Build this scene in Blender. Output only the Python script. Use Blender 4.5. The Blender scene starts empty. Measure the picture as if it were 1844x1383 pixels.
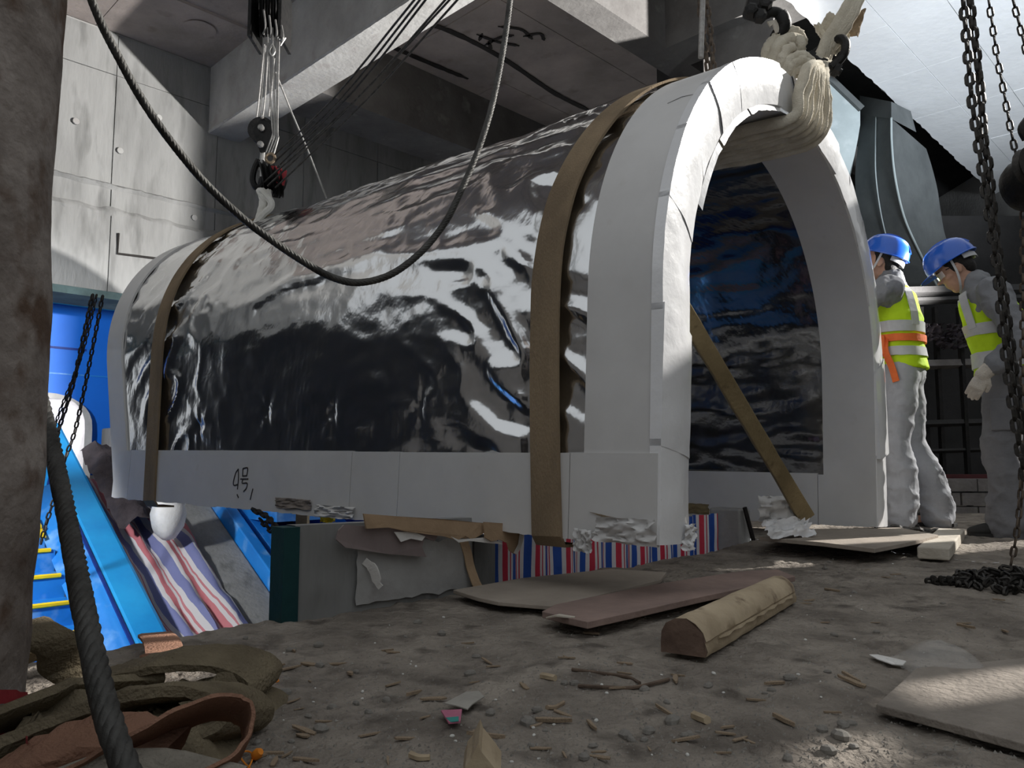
import bpy, bmesh, math, random
from mathutils import Vector, Matrix, noise
random.seed(7)
scene = bpy.context.scene
COL = scene.collection
F_PX, PITCH, CX, CY, EYE = 1400.0, 0.0972, 922.0, 691.5, 0.45

# ------------------------------------------------------------------ camera
cam_d = bpy.data.cameras.new('camera'); cam = bpy.data.objects.new('camera', cam_d); COL.objects.link(cam)
cam_d.sensor_width = 36.0; cam_d.lens = 36.0 * F_PX / 1844.0
cam_d.clip_start = 0.05; cam_d.clip_end = 100
cam.location = (0, 0, EYE); cam.rotation_euler = (math.pi / 2 + PITCH, 0, 0)
scene.camera = cam

# ------------------------------------------------------------------ world, sun, lamps, exposure
vs = scene.view_settings
vs.view_transform = 'Standard'; vs.look = 'None'; vs.exposure = 0.5; vs.gamma = 1.0; vs.use_curve_mapping = False
w = bpy.data.worlds.new('overcast_sky'); scene.world = w; w.use_nodes = True
bg = w.node_tree.nodes['Background']; bg.inputs[0].default_value = (0.93, 0.97, 1.0, 1); bg.inputs[1].default_value = 0.47
SUN = Vector((.8, .3, .52)).normalized()          # towards the sun
sd = bpy.data.lights.new('sun', 'SUN'); sd.energy = 4.6; sd.angle = 0.009; sd.color = (1, .965, .91)
so = bpy.data.objects.new('sun', sd); COL.objects.link(so); so.rotation_euler = SUN.to_track_quat('Z', 'Y').to_euler()
def spot(name, loc, target, watts, size_deg, radius, color, blend=.6):
    d = bpy.data.lights.new(name, 'SPOT'); d.energy = watts; d.spot_size = math.radians(size_deg); d.spot_blend = blend
    d.shadow_soft_size = radius; d.color = color
    o = bpy.data.objects.new(name, d); COL.objects.link(o); o.location = loc
    o.rotation_euler = (Vector(target) - Vector(loc)).to_track_quat('-Z', 'Y').to_euler()
    return o
spot('wall_bounce_fill', (5.5, 4.3, 1.3), (-2.0, 7.5, 3.6), 5000, 44, .10, (1, .98, .95), .4)  # added fill spot, stands in for sunlit-ground bounce on left wall and beams
spot('slab_bounce_fill', (4.6, -1.2, .5), (4.3, 5.6, 4.4), 3500, 40, .6, (.86, .93, 1.0), .8)  # added fill spot, stands in for daylight bounced up onto the pale slab
def lamp(name, loc, watts, radius, color=(1, 1, 1)):
    d = bpy.data.lights.new(name, 'POINT'); d.energy = watts; d.shadow_soft_size = radius; d.color = color
    o = bpy.data.objects.new(name, d); COL.objects.link(o); o.location = loc
    return o

# ------------------------------------------------------------------ building grid and pixel helpers
TH = math.radians(45.52)
AX = Vector((-math.sin(TH), math.cos(TH), 0)); BX = Vector((math.cos(TH), math.sin(TH), 0))
def G(a, b, z): return AX * a + BX * b + Vector((0, 0, z))
def ray(x, y):
    u = (x - CX) / F_PX; v = (CY - y) / F_PX; c, s = math.cos(PITCH), math.sin(PITCH)
    return Vector((u, c - v * s, s + v * c))
E0 = Vector((0, 0, EYE))
def at(x, y, d): r = ray(x, y); return E0 + r * (d / r.y)             # point at forward distance d
def on_z(x, y, z): r = ray(x, y); return E0 + r * ((z - EYE) / r.z)    # point on a level plane
def on_a(x, y, a): r = ray(x, y); return E0 + r * (a / r.dot(AX))      # point on a plane across the building grid
def fr(*v, s=1.0): return noise.noise(Vector(v) * s)
def fbm(x, y, z=0, o=4):
    t, a, f = 0, .5, 1
    for i in range(o):
        t += a * noise.noise(Vector((x * f, y * f, z * f + i * 7.1))); a *= .5; f *= 2
    return t

# ------------------------------------------------------------------ object helpers
def tag(o, label=None, cat=None, group=None, kind=None):
    if label: o['label'] = label
    if cat: o['category'] = cat
    if group: o['group'] = group
    if kind: o['kind'] = kind
    return o
def thing(name, label, cat, loc=(0, 0, 0), group=None, rz=0, kind=None):
    o = bpy.data.objects.new(name, None); COL.objects.link(o); o.location = loc; o.rotation_euler = (0, 0, rz)
    o.empty_display_size = .1
    return tag(o, label, cat, group, kind)
class MB:
    def __init__(s): s.v = []; s.f = []
    def add(s, vs, fs):
        n = len(s.v); s.v += [Vector(v) for v in vs]; s.f += [[i + n for i in f] for f in fs]; return s
    def box(s, c, size, rot=None):
        c = Vector(c); h = Vector(size) / 2
        vs = [Vector((x * h.x, y * h.y, z * h.z)) for x in (-1, 1) for y in (-1, 1) for z in (-1, 1)]
        if rot is not None: vs = [rot @ v for v in vs]
        return s.add([c + v for v in vs], [(0, 1, 3, 2), (4, 6, 7, 5), (0, 4, 5, 1), (2, 3, 7, 6), (0, 2, 6, 4), (1, 5, 7, 3)])
    def gbox(s, a0, a1, b0, b1, z0, z1):
        vs = [G(a, b, z) for a in (a0, a1) for b in (b0, b1) for z in (z0, z1)]
        return s.add(vs, [(0, 1, 3, 2), (4, 6, 7, 5), (0, 4, 5, 1), (2, 3, 7, 6), (0, 2, 6, 4), (1, 5, 7, 3)])
    def prism(s, pts, off):                    # closed outline swept by a vector
        n = len(pts); off = Vector(off); p = [Vector(q) for q in pts]
        return s.add(p + [q + off for q in p], [list(range(n))[::-1], list(range(n, 2 * n))] + [(i, (i + 1) % n, n + (i + 1) % n, n + i) for i in range(n)])
    def grid(s, rows, closed=False):
        m = len(rows[0]); fs = []
        for i in range(len(rows) - 1):
            for j in range(m if closed else m - 1):
                k = (j + 1) % m; fs.append((i * m + j, i * m + k, (i + 1) * m + k, (i + 1) * m + j))
        return s.add([p for r in rows for p in r], fs)
    def tube(s, pts, rad, n=8, cap=True, flat=1.0, up=None):
        pts = [Vector(p) for p in pts]; rows = []; N = len(pts)
        rad = [rad] * N if not hasattr(rad, '__len__') else rad
        t0 = (pts[1] - pts[0]).normalized()
        ref = Vector(up) if up is not None else (Vector((0, 0, 1)) if abs(t0.z) < .9 else Vector((1, 0, 0)))
        x = (ref - t0 * ref.dot(t0)).normalized()
        for i, p in enumerate(pts):
            t = (pts[min(i + 1, N - 1)] - pts[max(i - 1, 0)]).normalized()
            x = x - t * x.dot(t)
            x = x.normalized() if x.length > 1e-6 else t.orthogonal().normalized()
            y = t.cross(x)
            rows.append([p + (x * math.cos(k * 2 * math.pi / n) + y * math.sin(k * 2 * math.pi / n) * flat) * rad[i] for k in range(n)])
        b = len(s.v); s.grid(rows, True)
        if cap: s.f.append([b + k for k in range(n)][::-1]); s.f.append([b + (N - 1) * n + k for k in range(n)])
        return s
    def ribbon(s, pts, wid, thick, nrm):       # flat band along a path; nrm = one normal or one per point
        pts = [Vector(p) for p in pts]; rows = []; N = len(pts)
        for i, p in enumerate(pts):
            t = (pts[min(i + 1, N - 1)] - pts[max(i - 1, 0)]).normalized()
            n = Vector(nrm[i]) if isinstance(nrm, list) else Vector(nrm)
            n = (n - t * n.dot(t)).normalized(); x = t.cross(n); wv = wid[i] if hasattr(wid, '__len__') else wid
            rows.append([p + x * wv / 2 + n * thick / 2, p - x * wv / 2 + n * thick / 2, p - x * wv / 2 - n * thick / 2, p + x * wv / 2 - n * thick / 2])
        b = len(s.v); s.grid(rows, True); s.f.append([b, b + 1, b + 2, b + 3][::-1]); e = b + (N - 1) * 4; s.f.append([e, e + 1, e + 2, e + 3]); return s
    def lathe(s, prof, c, axis, n=20):         # prof = (radius, height)
        axis = Vector(axis).normalized(); x = axis.orthogonal().normalized(); y = axis.cross(x); c = Vector(c)
        rows = [[c + axis * h + (x * math.cos(k * 2 * math.pi / n) + y * math.sin(k * 2 * math.pi / n)) * r for k in range(n)] for r, h in prof]
        b = len(s.v); s.grid(rows, True); s.f.append([b + k for k in range(n)][::-1]); s.f.append([b + (len(prof) - 1) * n + k for k in range(n)]); return s
    def mesh(s, name, smooth=False, off=None):
        m = bpy.data.meshes.new(name); off = Vector(off) if off is not None else Vector()
        m.from_pydata([tuple(v - off) for v in s.v], [], s.f); m.validate()
        bm = bmesh.new(); bm.from_mesh(m); bmesh.ops.recalc_face_normals(bm, faces=bm.faces); bm.to_mesh(m); bm.free()
        if smooth:
            m.polygons.foreach_set('use_smooth', [True] * len(m.polygons))
            m.set_sharp_from_angle(angle=math.radians(smooth if smooth is not True else 40))
        return m
def obj(name, mb, mat, parent=None, smooth=False, local=False, bevel=0, label=None):
    """one mesh object; world coordinates unless local"""
    if parent is not None and not local:
        M = parent.matrix_world.copy() if parent.parent is None else None
        off = world_loc(parent)
        me = mb.mesh(name, smooth, off); loc = (0, 0, 0)
    elif local: me = mb.mesh(name, smooth); loc = (0, 0, 0)
    else:
        lo = [min(v[i] for v in mb.v) for i in range(3)]; hi = [max(v[i] for v in mb.v) for i in range(3)]
        loc = Vector(((lo[0] + hi[0]) / 2, (lo[1] + hi[1]) / 2, lo[2])); me = mb.mesh(name, smooth, loc)
    o = bpy.data.objects.new(name, me); COL.objects.link(o); o.location = loc
    me.materials.append(mat)
    if parent is not None: o.parent = parent
    if bevel:
        md = o.modifiers.new('bevel', 'BEVEL'); md.width = bevel; md.segments = 2; md.limit_method = 'ANGLE'; md.angle_limit = math.radians(35)
    if label: o['label'] = label
    return o
def world_loc(o):
    l = Vector(o.location); p = o.parent
    while p is not None: l = l + Vector(p.location); p = p.parent
    return l
def one(name, mb, mat, label, cat, group=None, smooth=False, bevel=0, kind=None):
    return tag(obj(name, mb, mat, None, smooth, False, bevel), label, cat, group, kind)
def struct(name, mb, mat, smooth=False):
    return tag(obj(name, mb, mat, None, smooth), kind='structure')
def catmull(pts, n=8):
    pts = [Vector(p) for p in pts]; out = []
    P = [pts[0] * 2 - pts[1]] + pts + [pts[-1] * 2 - pts[-2]]
    for i in range(1, len(P) - 2):
        for k in range(n):
            t = k / n; a, b, c, d = P[i - 1], P[i], P[i + 1], P[i + 2]
            out.append(.5 * ((2 * b) + (c - a) * t + (2 * a - 5 * b + 4 * c - d) * t * t + (3 * b - a - 3 * c + d) * t ** 3))
    out.append(pts[-1]); return out
def pxpath(pts, n=8): return catmull([at(*p) for p in pts], n)       # (px, py, forward distance)
def resample(pts, step):
    out = [pts[0].copy()]; acc = 0
    for a, b in zip(pts, pts[1:]):
        L = (b - a).length; d = step - acc
        while d <= L: out.append(a.lerp(b, d / L)); d += step
        acc = (acc + L) % step if L else acc
        acc = L - (d - step)
    return out

# ------------------------------------------------------------------ materials
MATS = {}
def mat(name, c1, c2=None, scale=4, rough=.85, metal=0, bump=.2, bscale=40, c3=None, stretch=(1, 1, 1), detail=6, contrast=(.35, .65), c3rng=(.55, .72), spec=.3, dist=.01, coat=0, trans=0, sheen=0):
    if name in MATS: return MATS[name]
    m = bpy.data.materials.new(name); m.use_nodes = True; nt = m.node_tree; N = nt.nodes; L = nt.links
    b = N['Principled BSDF']; b.inputs['Roughness'].default_value = rough; b.inputs['Metallic'].default_value = metal
    b.inputs['Specular IOR Level'].default_value = spec; b.inputs['Coat Weight'].default_value = coat; b.inputs['Transmission Weight'].default_value = trans
    c2 = c2 or tuple(x * .75 for x in c1)
    tc = N.new('ShaderNodeTexCoord'); mp = N.new('ShaderNodeMapping'); mp.inputs['Scale'].default_value = stretch
    L.new(tc.outputs['Object'], mp.inputs[0])
    n1 = N.new('ShaderNodeTexNoise'); n1.inputs['Scale'].default_value = scale; n1.inputs['Detail'].default_value = detail; n1.inputs['Roughness'].default_value = .62
    L.new(mp.outputs[0], n1.inputs['Vector'])
    r = N.new('ShaderNodeValToRGB'); r.color_ramp.elements[0].position = contrast[0]; r.color_ramp.elements[1].position = contrast[1]
    r.color_ramp.elements[0].color = (*c2, 1); r.color_ramp.elements[1].color = (*c1, 1); L.new(n1.outputs[0], r.inputs[0])
    out = r.outputs[0]
    if c3:
        n3 = N.new('ShaderNodeTexNoise'); n3.inputs['Scale'].default_value = scale * 2.3; n3.inputs['Detail'].default_value = 8; L.new(mp.outputs[0], n3.inputs['Vector'])
        r3 = N.new('ShaderNodeValToRGB'); r3.color_ramp.elements[0].position = c3rng[0]; r3.color_ramp.elements[1].position = c3rng[1]; L.new(n3.outputs[0], r3.inputs[0])
        mx = N.new('ShaderNodeMix'); mx.data_type = 'RGBA'; L.new(r3.outputs[0], mx.inputs[0]); L.new(out, mx.inputs[6]); mx.inputs[7].default_value = (*c3, 1); out = mx.outputs[2]
    L.new(out, b.inputs['Base Color'])
    if bump:
        nb = N.new('ShaderNodeTexNoise'); nb.inputs['Scale'].default_value = bscale; nb.inputs['Detail'].default_value = 8; L.new(mp.outputs[0], nb.inputs['Vector'])
        bp = N.new('ShaderNodeBump'); bp.inputs['Strength'].default_value = bump; bp.inputs['Distance'].default_value = dist
        L.new(nb.outputs[0], bp.inputs['Height']); L.new(bp.outputs[0], b.inputs['Normal'])
    MATS[name] = m
    return m
M_conc = mat('wall_concrete', (.29, .29, .283), (.21, .21, .205), 1.7, .9, bump=.5, bscale=18, c3=(.16, .16, .155), c3rng=(.54, .72), stretch=(2.0, 2.0, .42))
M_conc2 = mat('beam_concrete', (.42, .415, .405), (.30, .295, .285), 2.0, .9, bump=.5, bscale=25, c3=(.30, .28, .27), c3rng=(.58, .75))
M_dimmed = mat('dimmed_concrete', (.13, .125, .12), (.085, .08, .077), 2.2, .92, bump=.5, bscale=25, c3=(.2, .195, .185), c3rng=(.62, .8))  # concrete darkened in its colour to stand in for shade on column and beams
M_slab = mat('slab_concrete', (.40, .345, .32), (.25, .22, .205), 1.3, .92, bump=.4, bscale=25, c3=(.15, .125, .11), c3rng=(.6, .78))
M_white_slab = mat('white_slab', (.84, .86, .88), (.78, .80, .82), 2.2, .9, bump=.5, bscale=14, dist=.006, c3=(.6, .6, .6), c3rng=(.70, .82))
M_dirt = mat('dirt', (.335, .295, .25), (.165, .142, .12), 4.5, .97, bump=1.0, bscale=48, c3=(.115, .098, .083), c3rng=(.54, .70), detail=9, dist=.02)
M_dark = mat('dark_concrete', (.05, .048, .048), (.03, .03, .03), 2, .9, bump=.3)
M_rustcol = mat('rust_column', (.37, .325, .295), (.17, .14, .122), 5.5, .85, bump=.7, bscale=35, c3=(.13, .085, .06), c3rng=(.52, .68))
M_steel = mat('dark_steel', (.035, .033, .032), (.02, .02, .02), 20, .55, .6, bump=.25, bscale=80)
M_rope = mat('wire_rope', (.11, .105, .10), (.05, .048, .045), 30, .5, .7, bump=.2, bscale=120)
M_rope_l = mat('bright_wire_rope', (.42, .41, .39), (.26, .25, .24), 30, .5, .6, bump=.2, bscale=120)
M_rope_big = mat('greasy_wire_rope', (.10, .098, .092), (.045, .043, .04), 14, .6, .5, bump=.4, bscale=60)
M_chain = mat('chain_steel', (.06, .055, .05), (.03, .028, .026), 30, .5, .75, bump=.2, bscale=90)
M_chain_r = mat('rusty_chain_steel', (.16, .125, .095), (.07, .055, .045), 30, .6, .6, bump=.2, bscale=90)
M_sling = mat('cream_sling', (.70, .65, .54), (.53, .48, .385), 9, .92, bump=.5, bscale=160, spec=.1)
M_slingw = mat('white_sling', (.82, .80, .75), (.66, .64, .58), 12, .9, bump=.4, bscale=160, spec=.1)
M_strap = mat('brown_webbing', (.30, .225, .145), (.20, .15, .10), 6, .95, bump=.5, bscale=220, stretch=(1, 1, .3), spec=.1)
M_olive = mat('olive_webbing', (.24, .20, .135), (.135, .11, .075), 5, .97, bump=.8, bscale=150, spec=.05)
M_pink = mat('pinkish_webbing', (.36, .20, .135), (.24, .135, .095), 6, .97, bump=.6, bscale=190, spec=.05)
M_ply = mat('dusty_plywood', (.40, .345, .29), (.29, .25, .21), 3, .93, bump=.4, bscale=45)
M_plyred = mat('reddish_plywood', (.33, .235, .20), (.22, .16, .14), 4, .9, bump=.4, bscale=45, stretch=(1, 1, 1))
M_wood = mat('raw_timber', (.52, .42, .29), (.34, .265, .175), 5, .9, bump=.6, bscale=30, c3=(.17, .12, .08), c3rng=(.62, .72), stretch=(1, 1, 1))
M_woodend = mat('timber_end', (.20, .135, .10), (.10, .065, .05), 7, .9, bump=.5, bscale=40)
M_plank = mat('pale_plank', (.62, .57, .49), (.46, .41, .34), 6, .9, bump=.4, bscale=60)
M_brace = mat('brace_wood', (.33, .26, .145), (.22, .17, .09), 7, .85, bump=.4, bscale=60, c3=(.13, .095, .05), c3rng=(.6, .75))
M_card = mat('torn_cardboard', (.44, .31, .195), (.33, .23, .145), 6, .95, bump=.3, bscale=60)
M_paper = mat('white_paper', (.78, .76, .73), (.66, .64, .61), 9, .9, bump=.3, bscale=50)
M_teal = mat('teal_paint', (.008, .055, .058), (.006, .04, .044), 6, .6, bump=.2)
M_blue = mat('blue_wrap', (.02, .25, .74), (.012, .19, .62), 2.2, .42, bump=.25, bscale=12, c3=(.30, .55, .86), c3rng=(.52, .85), spec=.5)
M_blue2 = mat('cyan_wrap', (.02, .38, .82), (.012, .28, .70), 2.2, .4, bump=.2, bscale=12, spec=.5)
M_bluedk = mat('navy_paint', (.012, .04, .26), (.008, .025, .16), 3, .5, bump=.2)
M_bluewall = mat('blue_hoarding', (.006, .165, .74), (.005, .14, .66), 1.5, .5, bump=.1, bscale=8, spec=.4)
M_yellow = mat('yellow_tape', (.95, .70, .02), (.80, .55, .02), 8, .5, bump=.1)
M_whitep = mat('white_panel', (.86, .85, .86), (.80, .79, .80), 3, .6, bump=.05)
M_greyp = mat('grey_frame', (.55, .54, .53), (.42, .41, .40), 5, .8, bump=.3)
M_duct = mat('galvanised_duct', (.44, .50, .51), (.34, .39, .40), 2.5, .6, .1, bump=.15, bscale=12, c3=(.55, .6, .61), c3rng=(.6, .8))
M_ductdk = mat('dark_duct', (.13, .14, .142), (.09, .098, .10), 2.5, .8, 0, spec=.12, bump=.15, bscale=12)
M_brick = mat('grey_brick', (.21, .195, .19), (.14, .13, .125), 6, .95, bump=.6)
M_redbar = mat('maroon_paint', (.10, .028, .03), (.06, .018, .02), 6, .7, bump=.2)
M_red = mat('red_paint', (.42, .045, .055), (.30, .03, .04), 6, .7, bump=.2)
M_greymark = mat('grey_paint', (.24, .23, .22), (.18, .17, .165), 8, .8, bump=.2)
M_tar = mat('black_tar', (.028, .024, .022), (.018, .016, .015), 8, .8, bump=.5)
M_ink = mat('marker_ink', (.05, .045, .045), (.035, .03, .03), 20, .7, bump=0)
M_orange = mat('orange_foam', (.85, .29, .03), (.70, .22, .02), 20, .7, bump=.2)
M_stone = mat('stone', (.33, .31, .28), (.20, .185, .165), 25, .95, bump=.5)
M_chip = mat('wood_chip', (.38, .29, .20), (.22, .165, .115), 25, .95, bump=.4)
M_pebble = mat('white_pebble', (.75, .74, .70), (.6, .59, .56), 25, .9, bump=.2)
M_black = mat('black_cloth', (.025, .024, .027), (.015, .015, .017), 12, .9, bump=.3)
M_debris = mat('dark_bundle', (.05, .04, .045), (.025, .02, .024), 8, .8, bump=.6)

def stripes(name, period, rough=.55, dirt=0.0):
    m = bpy.data.materials.new(name); m.use_nodes = True; nt = m.node_tree; N = nt.nodes; L = nt.links; b = N['Principled BSDF']
    at_ = N.new('ShaderNodeAttribute'); at_.attribute_name = 's'
    d = N.new('ShaderNodeMath'); d.operation = 'DIVIDE'; d.inputs[1].default_value = period; L.new(at_.outputs['Fac'], d.inputs[0])
    fr_ = N.new('ShaderNodeMath'); fr_.operation = 'FRACT'; L.new(d.outputs[0], fr_.inputs[0])
    r = N.new('ShaderNodeValToRGB'); r.color_ramp.interpolation = 'CONSTANT'; e = r.color_ramp.elements
    cols = [(0, (.02, .09, .42)), (.30, (.72, .72, .74)), (.47, (.60, .035, .075)), (.70, (.72, .70, .72)), (.80, (.55, .06, .10)), (.86, (.72, .72, .74))]
    e[0].position, e[0].color = 0, (*cols[0][1], 1); e[1].position, e[1].color = cols[1][0], (*cols[1][1], 1)
    cols = [(p, tuple(x * (1 - dirt) + y * dirt for x, y in zip(c, (.27, .23, .23)))) for p, c in cols]
    e[0].color = (*cols[0][1], 1); e[1].color = (*cols[1][1], 1)
    for p, c in cols[2:]:
        x = e.new(p); x.color = (*c, 1)
    L.new(fr_.outputs[0], r.inputs[0]); L.new(r.outputs[0], b.inputs['Base Color']); b.inputs['Roughness'].default_value = rough
    tc = N.new('ShaderNodeTexCoord'); nb = N.new('ShaderNodeTexNoise'); nb.inputs['Scale'].default_value = 30; L.new(tc.outputs['Object'], nb.inputs['Vector'])
    bp = N.new('ShaderNodeBump'); bp.inputs['Strength'].default_value = .35; bp.inputs['Distance'].default_value = .01; L.new(nb.outputs[0], bp.inputs['Height']); L.new(bp.outputs[0], b.inputs['Normal'])
    return m
M_tarp = stripes('striped_tarp', .088); M_tarp_old = stripes('dirty_striped_tarp', .088, .7, .5)
def set_s(o, vals):
    a = o.data.attributes.new('s', 'FLOAT', 'POINT'); a.data.foreach_set('value', vals)

# ================================================================== THE SETTING
EDGE = 2.03        # the dirt floor ends along this line of the grid, the pit lies beyond
def gz(x, y):
    t = max(0, min(1, (y - 3.3) / .9)) * max(0, min(1, (x - .7) / .8)); t = t * t * (3 - 2 * t)
    z = .045 * t + .030 * fbm(x * .9, y * .9, 3) + .016 * fbm(x * 4.5, y * 4.5, 9, 3)
    r = fbm(x * 13, y * 13, 21, 3)
    return z + .018 * max(0, r) ** 1.3 + .010 * fbm(x * 27, y * 27, 5, 2)
def floor_mesh():
    mb = MB()
    def patch(a0, a1, b0, b1, na, nb, jag=False):
        rows = []
        for i in range(na + 1):
            row = []
            for j in range(nb + 1):
                a = a0 + (a1 - a0) * i / na; b = b0 + (b1 - b0) * j / nb
                if i == na and jag: a += .05 * fbm(b * 3, 1.7) + .02 * fbm(b * 14, 4.7)
                p = G(a, b, 0); p.z = gz(p.x, p.y); row.append(p)
            rows.append(row)
        mb.grid(rows)
        if jag: mb.grid([rows[-1], [Vector((q.x, q.y, -2.2)) for q in rows[-1]]])
    patch(-.6, EDGE, .2, 3.9, 220, 300, True)
    patch(-.6, EDGE, 3.9, 6.4, 120, 110)
    patch(EDGE, 3.2, 3.9, 6.4, 50, 90)
    patch(-6, -.6, -5, 6.4, 40, 60); patch(-.6, EDGE, -5, .2, 30, 40, True)
    patch(-6, 3.2, 6.4, 14, 40, 40); patch(3.2, 8, 3.9, 14, 30, 40)
    return mb
struct('floor', floor_mesh(), M_dirt, smooth=60)

# wall across the grid at a = 7.88, made of cast panels between form seams; a downstand below the rough cold joint
AW = 7.88
def wall_panels(root, rects, mtl, depth=.06, a=AW, gap=.004, name='panel'):
    for b0, b1, z0, z1 in rects:
        jit = random.uniform(-.004, .004)
        obj(name, MB().gbox(a + jit, a + depth, b0 + gap, b1 - gap, z0 + gap, z1 - gap), mtl, root)
wl = thing('wall_left', None, None, G(AW, 3, 2.0), kind='structure')
obj('backing', MB().gbox(AW + .02, AW + .5, -2.5, 12, 2.04, 6), M_conc2, wl)
bs = [-.6, .43, 1.46, 2.49, 3.52, 4.56, 5.6, 6.64, 7.7, 9.2, 11]
wall_panels(wl, [(b0, b1, 3.10, 4.20) for b0, b1 in zip(bs, bs[1:])], M_conc)
wall_panels(wl, [(b0, b1, 4.20, 4.62) for b0, b1 in zip(bs, bs[1:])], M_conc)
wall_panels(wl, [(b0, b1, 2.80, 3.07) for b0, b1 in zip(bs, bs[1:])], M_conc, a=AW - .012)
wall_panels(wl, [(b0, b1, 2.04, 2.80) for b0, b1 in zip(bs, bs[1:])], M_conc, a=AW - .045)
# ragged lip of mortar along the cold joint
mb = MB(); rows = []
for i in range(161):
    b = -.5 + 8 * i / 160; n = fbm(b * 6, 2.2); n2 = fbm(b * 17, 8.2)
    rows.append([G(AW - .01 - .03 * (.5 + n), b, 3.10 + .03 * n2), G(AW - .03 - .05 * max(0, n + .3), b, 3.085 + .03 * n2), G(AW - .01, b, 3.05 + .03 * n)])
mb.grid(rows); obj('mortar_lip', mb, M_conc, wl, smooth=50)
mb = MB(); rows = []
for i in range(161):
    b = -.5 + 8 * i / 160; n = fbm(b * 5, 12.2); n2 = fbm(b * 15, 18.2)
    rows.append([G(AW - .012, b, 2.86 + .05 * n), G(AW - .05 - .03 * max(0, n2), b, 2.81 + .05 * n), G(AW - .045, b, 2.78 + .05 * n2)])
mb.grid(rows); obj('mortar_lip', mb, M_conc, wl, smooth=50)
obj('lintel_edge', MB().gbox(AW - .06, AW + .5, -2.5, 12, 1.97, 2.04), mat('teal_grey', (.10, .15, .15), (.06, .09, .09), 5), wl)
obj('rebar_staple', MB().tube([G(AW - .06, 2.56, 2.62), G(AW - .06, 2.56, 2.42), G(AW - .06, 2.92, 2.44)], .012, 6), M_tar, wl)
# thin tie-hole marks
for b, z in [(2.15, 3.62), (2.55, 3.45), (3.3, 2.95), (3.95, 3.65), (2.9, 3.9)]:
    obj('tie_hole', MB().lathe([(.03, 0), (.03, .02)], G(AW - .008, b, z), -AX, 10), M_conc2, wl)

# ceiling: slab soffit made of form panels, beams below it
cs = thing('ceiling', None, None, G(5.6, 4, 4.63), kind='structure')
obj('slab', MB().gbox(3.0, 7.9, -.1, 15, 4.66, 5.0), M_slab, cs)
obj('slab', MB().gbox(2.0, 3.0, -.1, 5.3, 4.63, 5.0), M_slab, cs)  # unseen strip of slab added to shade the beam's left face
for a0, a1 in ((3.68, 4.78), (4.78, 5.88), (5.88, 6.3), (6.9, 7.88)):
    for b0 in [-.1 + 1.19 * k for k in range(10)]:
        dz = random.uniform(-.006, .006)
        obj('soffit_panel', MB().gbox(a0 + .003, a1 - .003, b0 + .003, b0 + 1.187, 4.63 + dz, 4.67), M_slab, cs)
def stain(parent, pts, wid, z, m, name):
    mb = MB(); P = catmull([G(a, b, z) for a, b in pts], 10); n = len(P)
    wd = [wid * (.55 + .9 * abs(fbm(i * .31, wid * 9))) * (1 if 1 < i < n - 2 else .4) for i in range(n)]
    mb.ribbon(P, wd, .006, (0, 0, 1)); obj(name, mb, m, parent)
stain(cs, [(5.75, 4.35), (5.52, 4.6), (5.49, 5.4), (5.62, 6.4), (5.62, 7.1)], .10, 4.618, M_tar, 'tar_stain')
stain(cs, [(6.14, 4.4), (6.12, 4.9), (6.08, 5.5)], .09, 4.618, M_tar, 'tar_stain')
for pts in ([(5.35, 4.95), (5.3, 5.2), (5.2, 5.4)], [(5.45, 5.15), (5.25, 5.15), (5.1, 5.22)], [(5.1, 5.0), (4.98, 5.2), (5.02, 5.4)], [(5.05, 5.3), (4.9, 5.38), (4.95, 5.5)], [(5.42, 5.05), (5.3, 4.98)], [(5.46, 5.26), (5.36, 5.12)]):
    stain(cs, pts, .05, 4.617, M_tar, 'paint_scribble')
for a, b in ((6.9, 2.2), (7.2, 3.0), (6.3, 1.8)):
    mb = MB(); mb.lathe([(.15, 0), (.14, .006)], G(a, b, 4.618), (0, 0, 1), 18); obj('patch_mark', mb, M_slab, cs)
def ragged_beam(name, a0, a1, b0, b1, z0, z1, m):
    return struct(name, MB().gbox(a0, a1, b0, b1, z0, z1), m)
tb = ragged_beam('trim_1', 2.4, AW, 3.42, 3.765, 3.9, 4.66, M_conc2)     # beam towards the left wall
# spilled grout edge along that beam
mb = MB(); rows = []
for i in range(240):
    a = 2.6 + 5.25 * i / 239; n = abs(fbm(a * 9, 3.1)); n2 = abs(fbm(a * 28, 6.1))
    rows.append([G(a, 3.42, 3.93), G(a, 3.405 - .025 * n2, 3.91), G(a, 3.415, 3.893 - .012 * n)])
mb.grid(rows); obj('grout_edge', mb, M_conc2, tb)
struct('trim_2', MB().gbox(3.45, 3.70, 3.765, 15, 3.9, 4.66), M_dimmed)         # cross beam
struct('trim_3', MB().gbox(6.3, 6.9, 3.765, 15, 3.95, 4.66), M_dimmed)          # far cross beam
struct('trim_4', MB().gbox(2.4, 3.45, 5.36, 5.75, 3.9, 4.66), M_dimmed)         # short beam over the column
struct('trim_5', MB().gbox(2.5, 3.45, 5.75, 15, 4.3, 4.8), M_dark)
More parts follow.
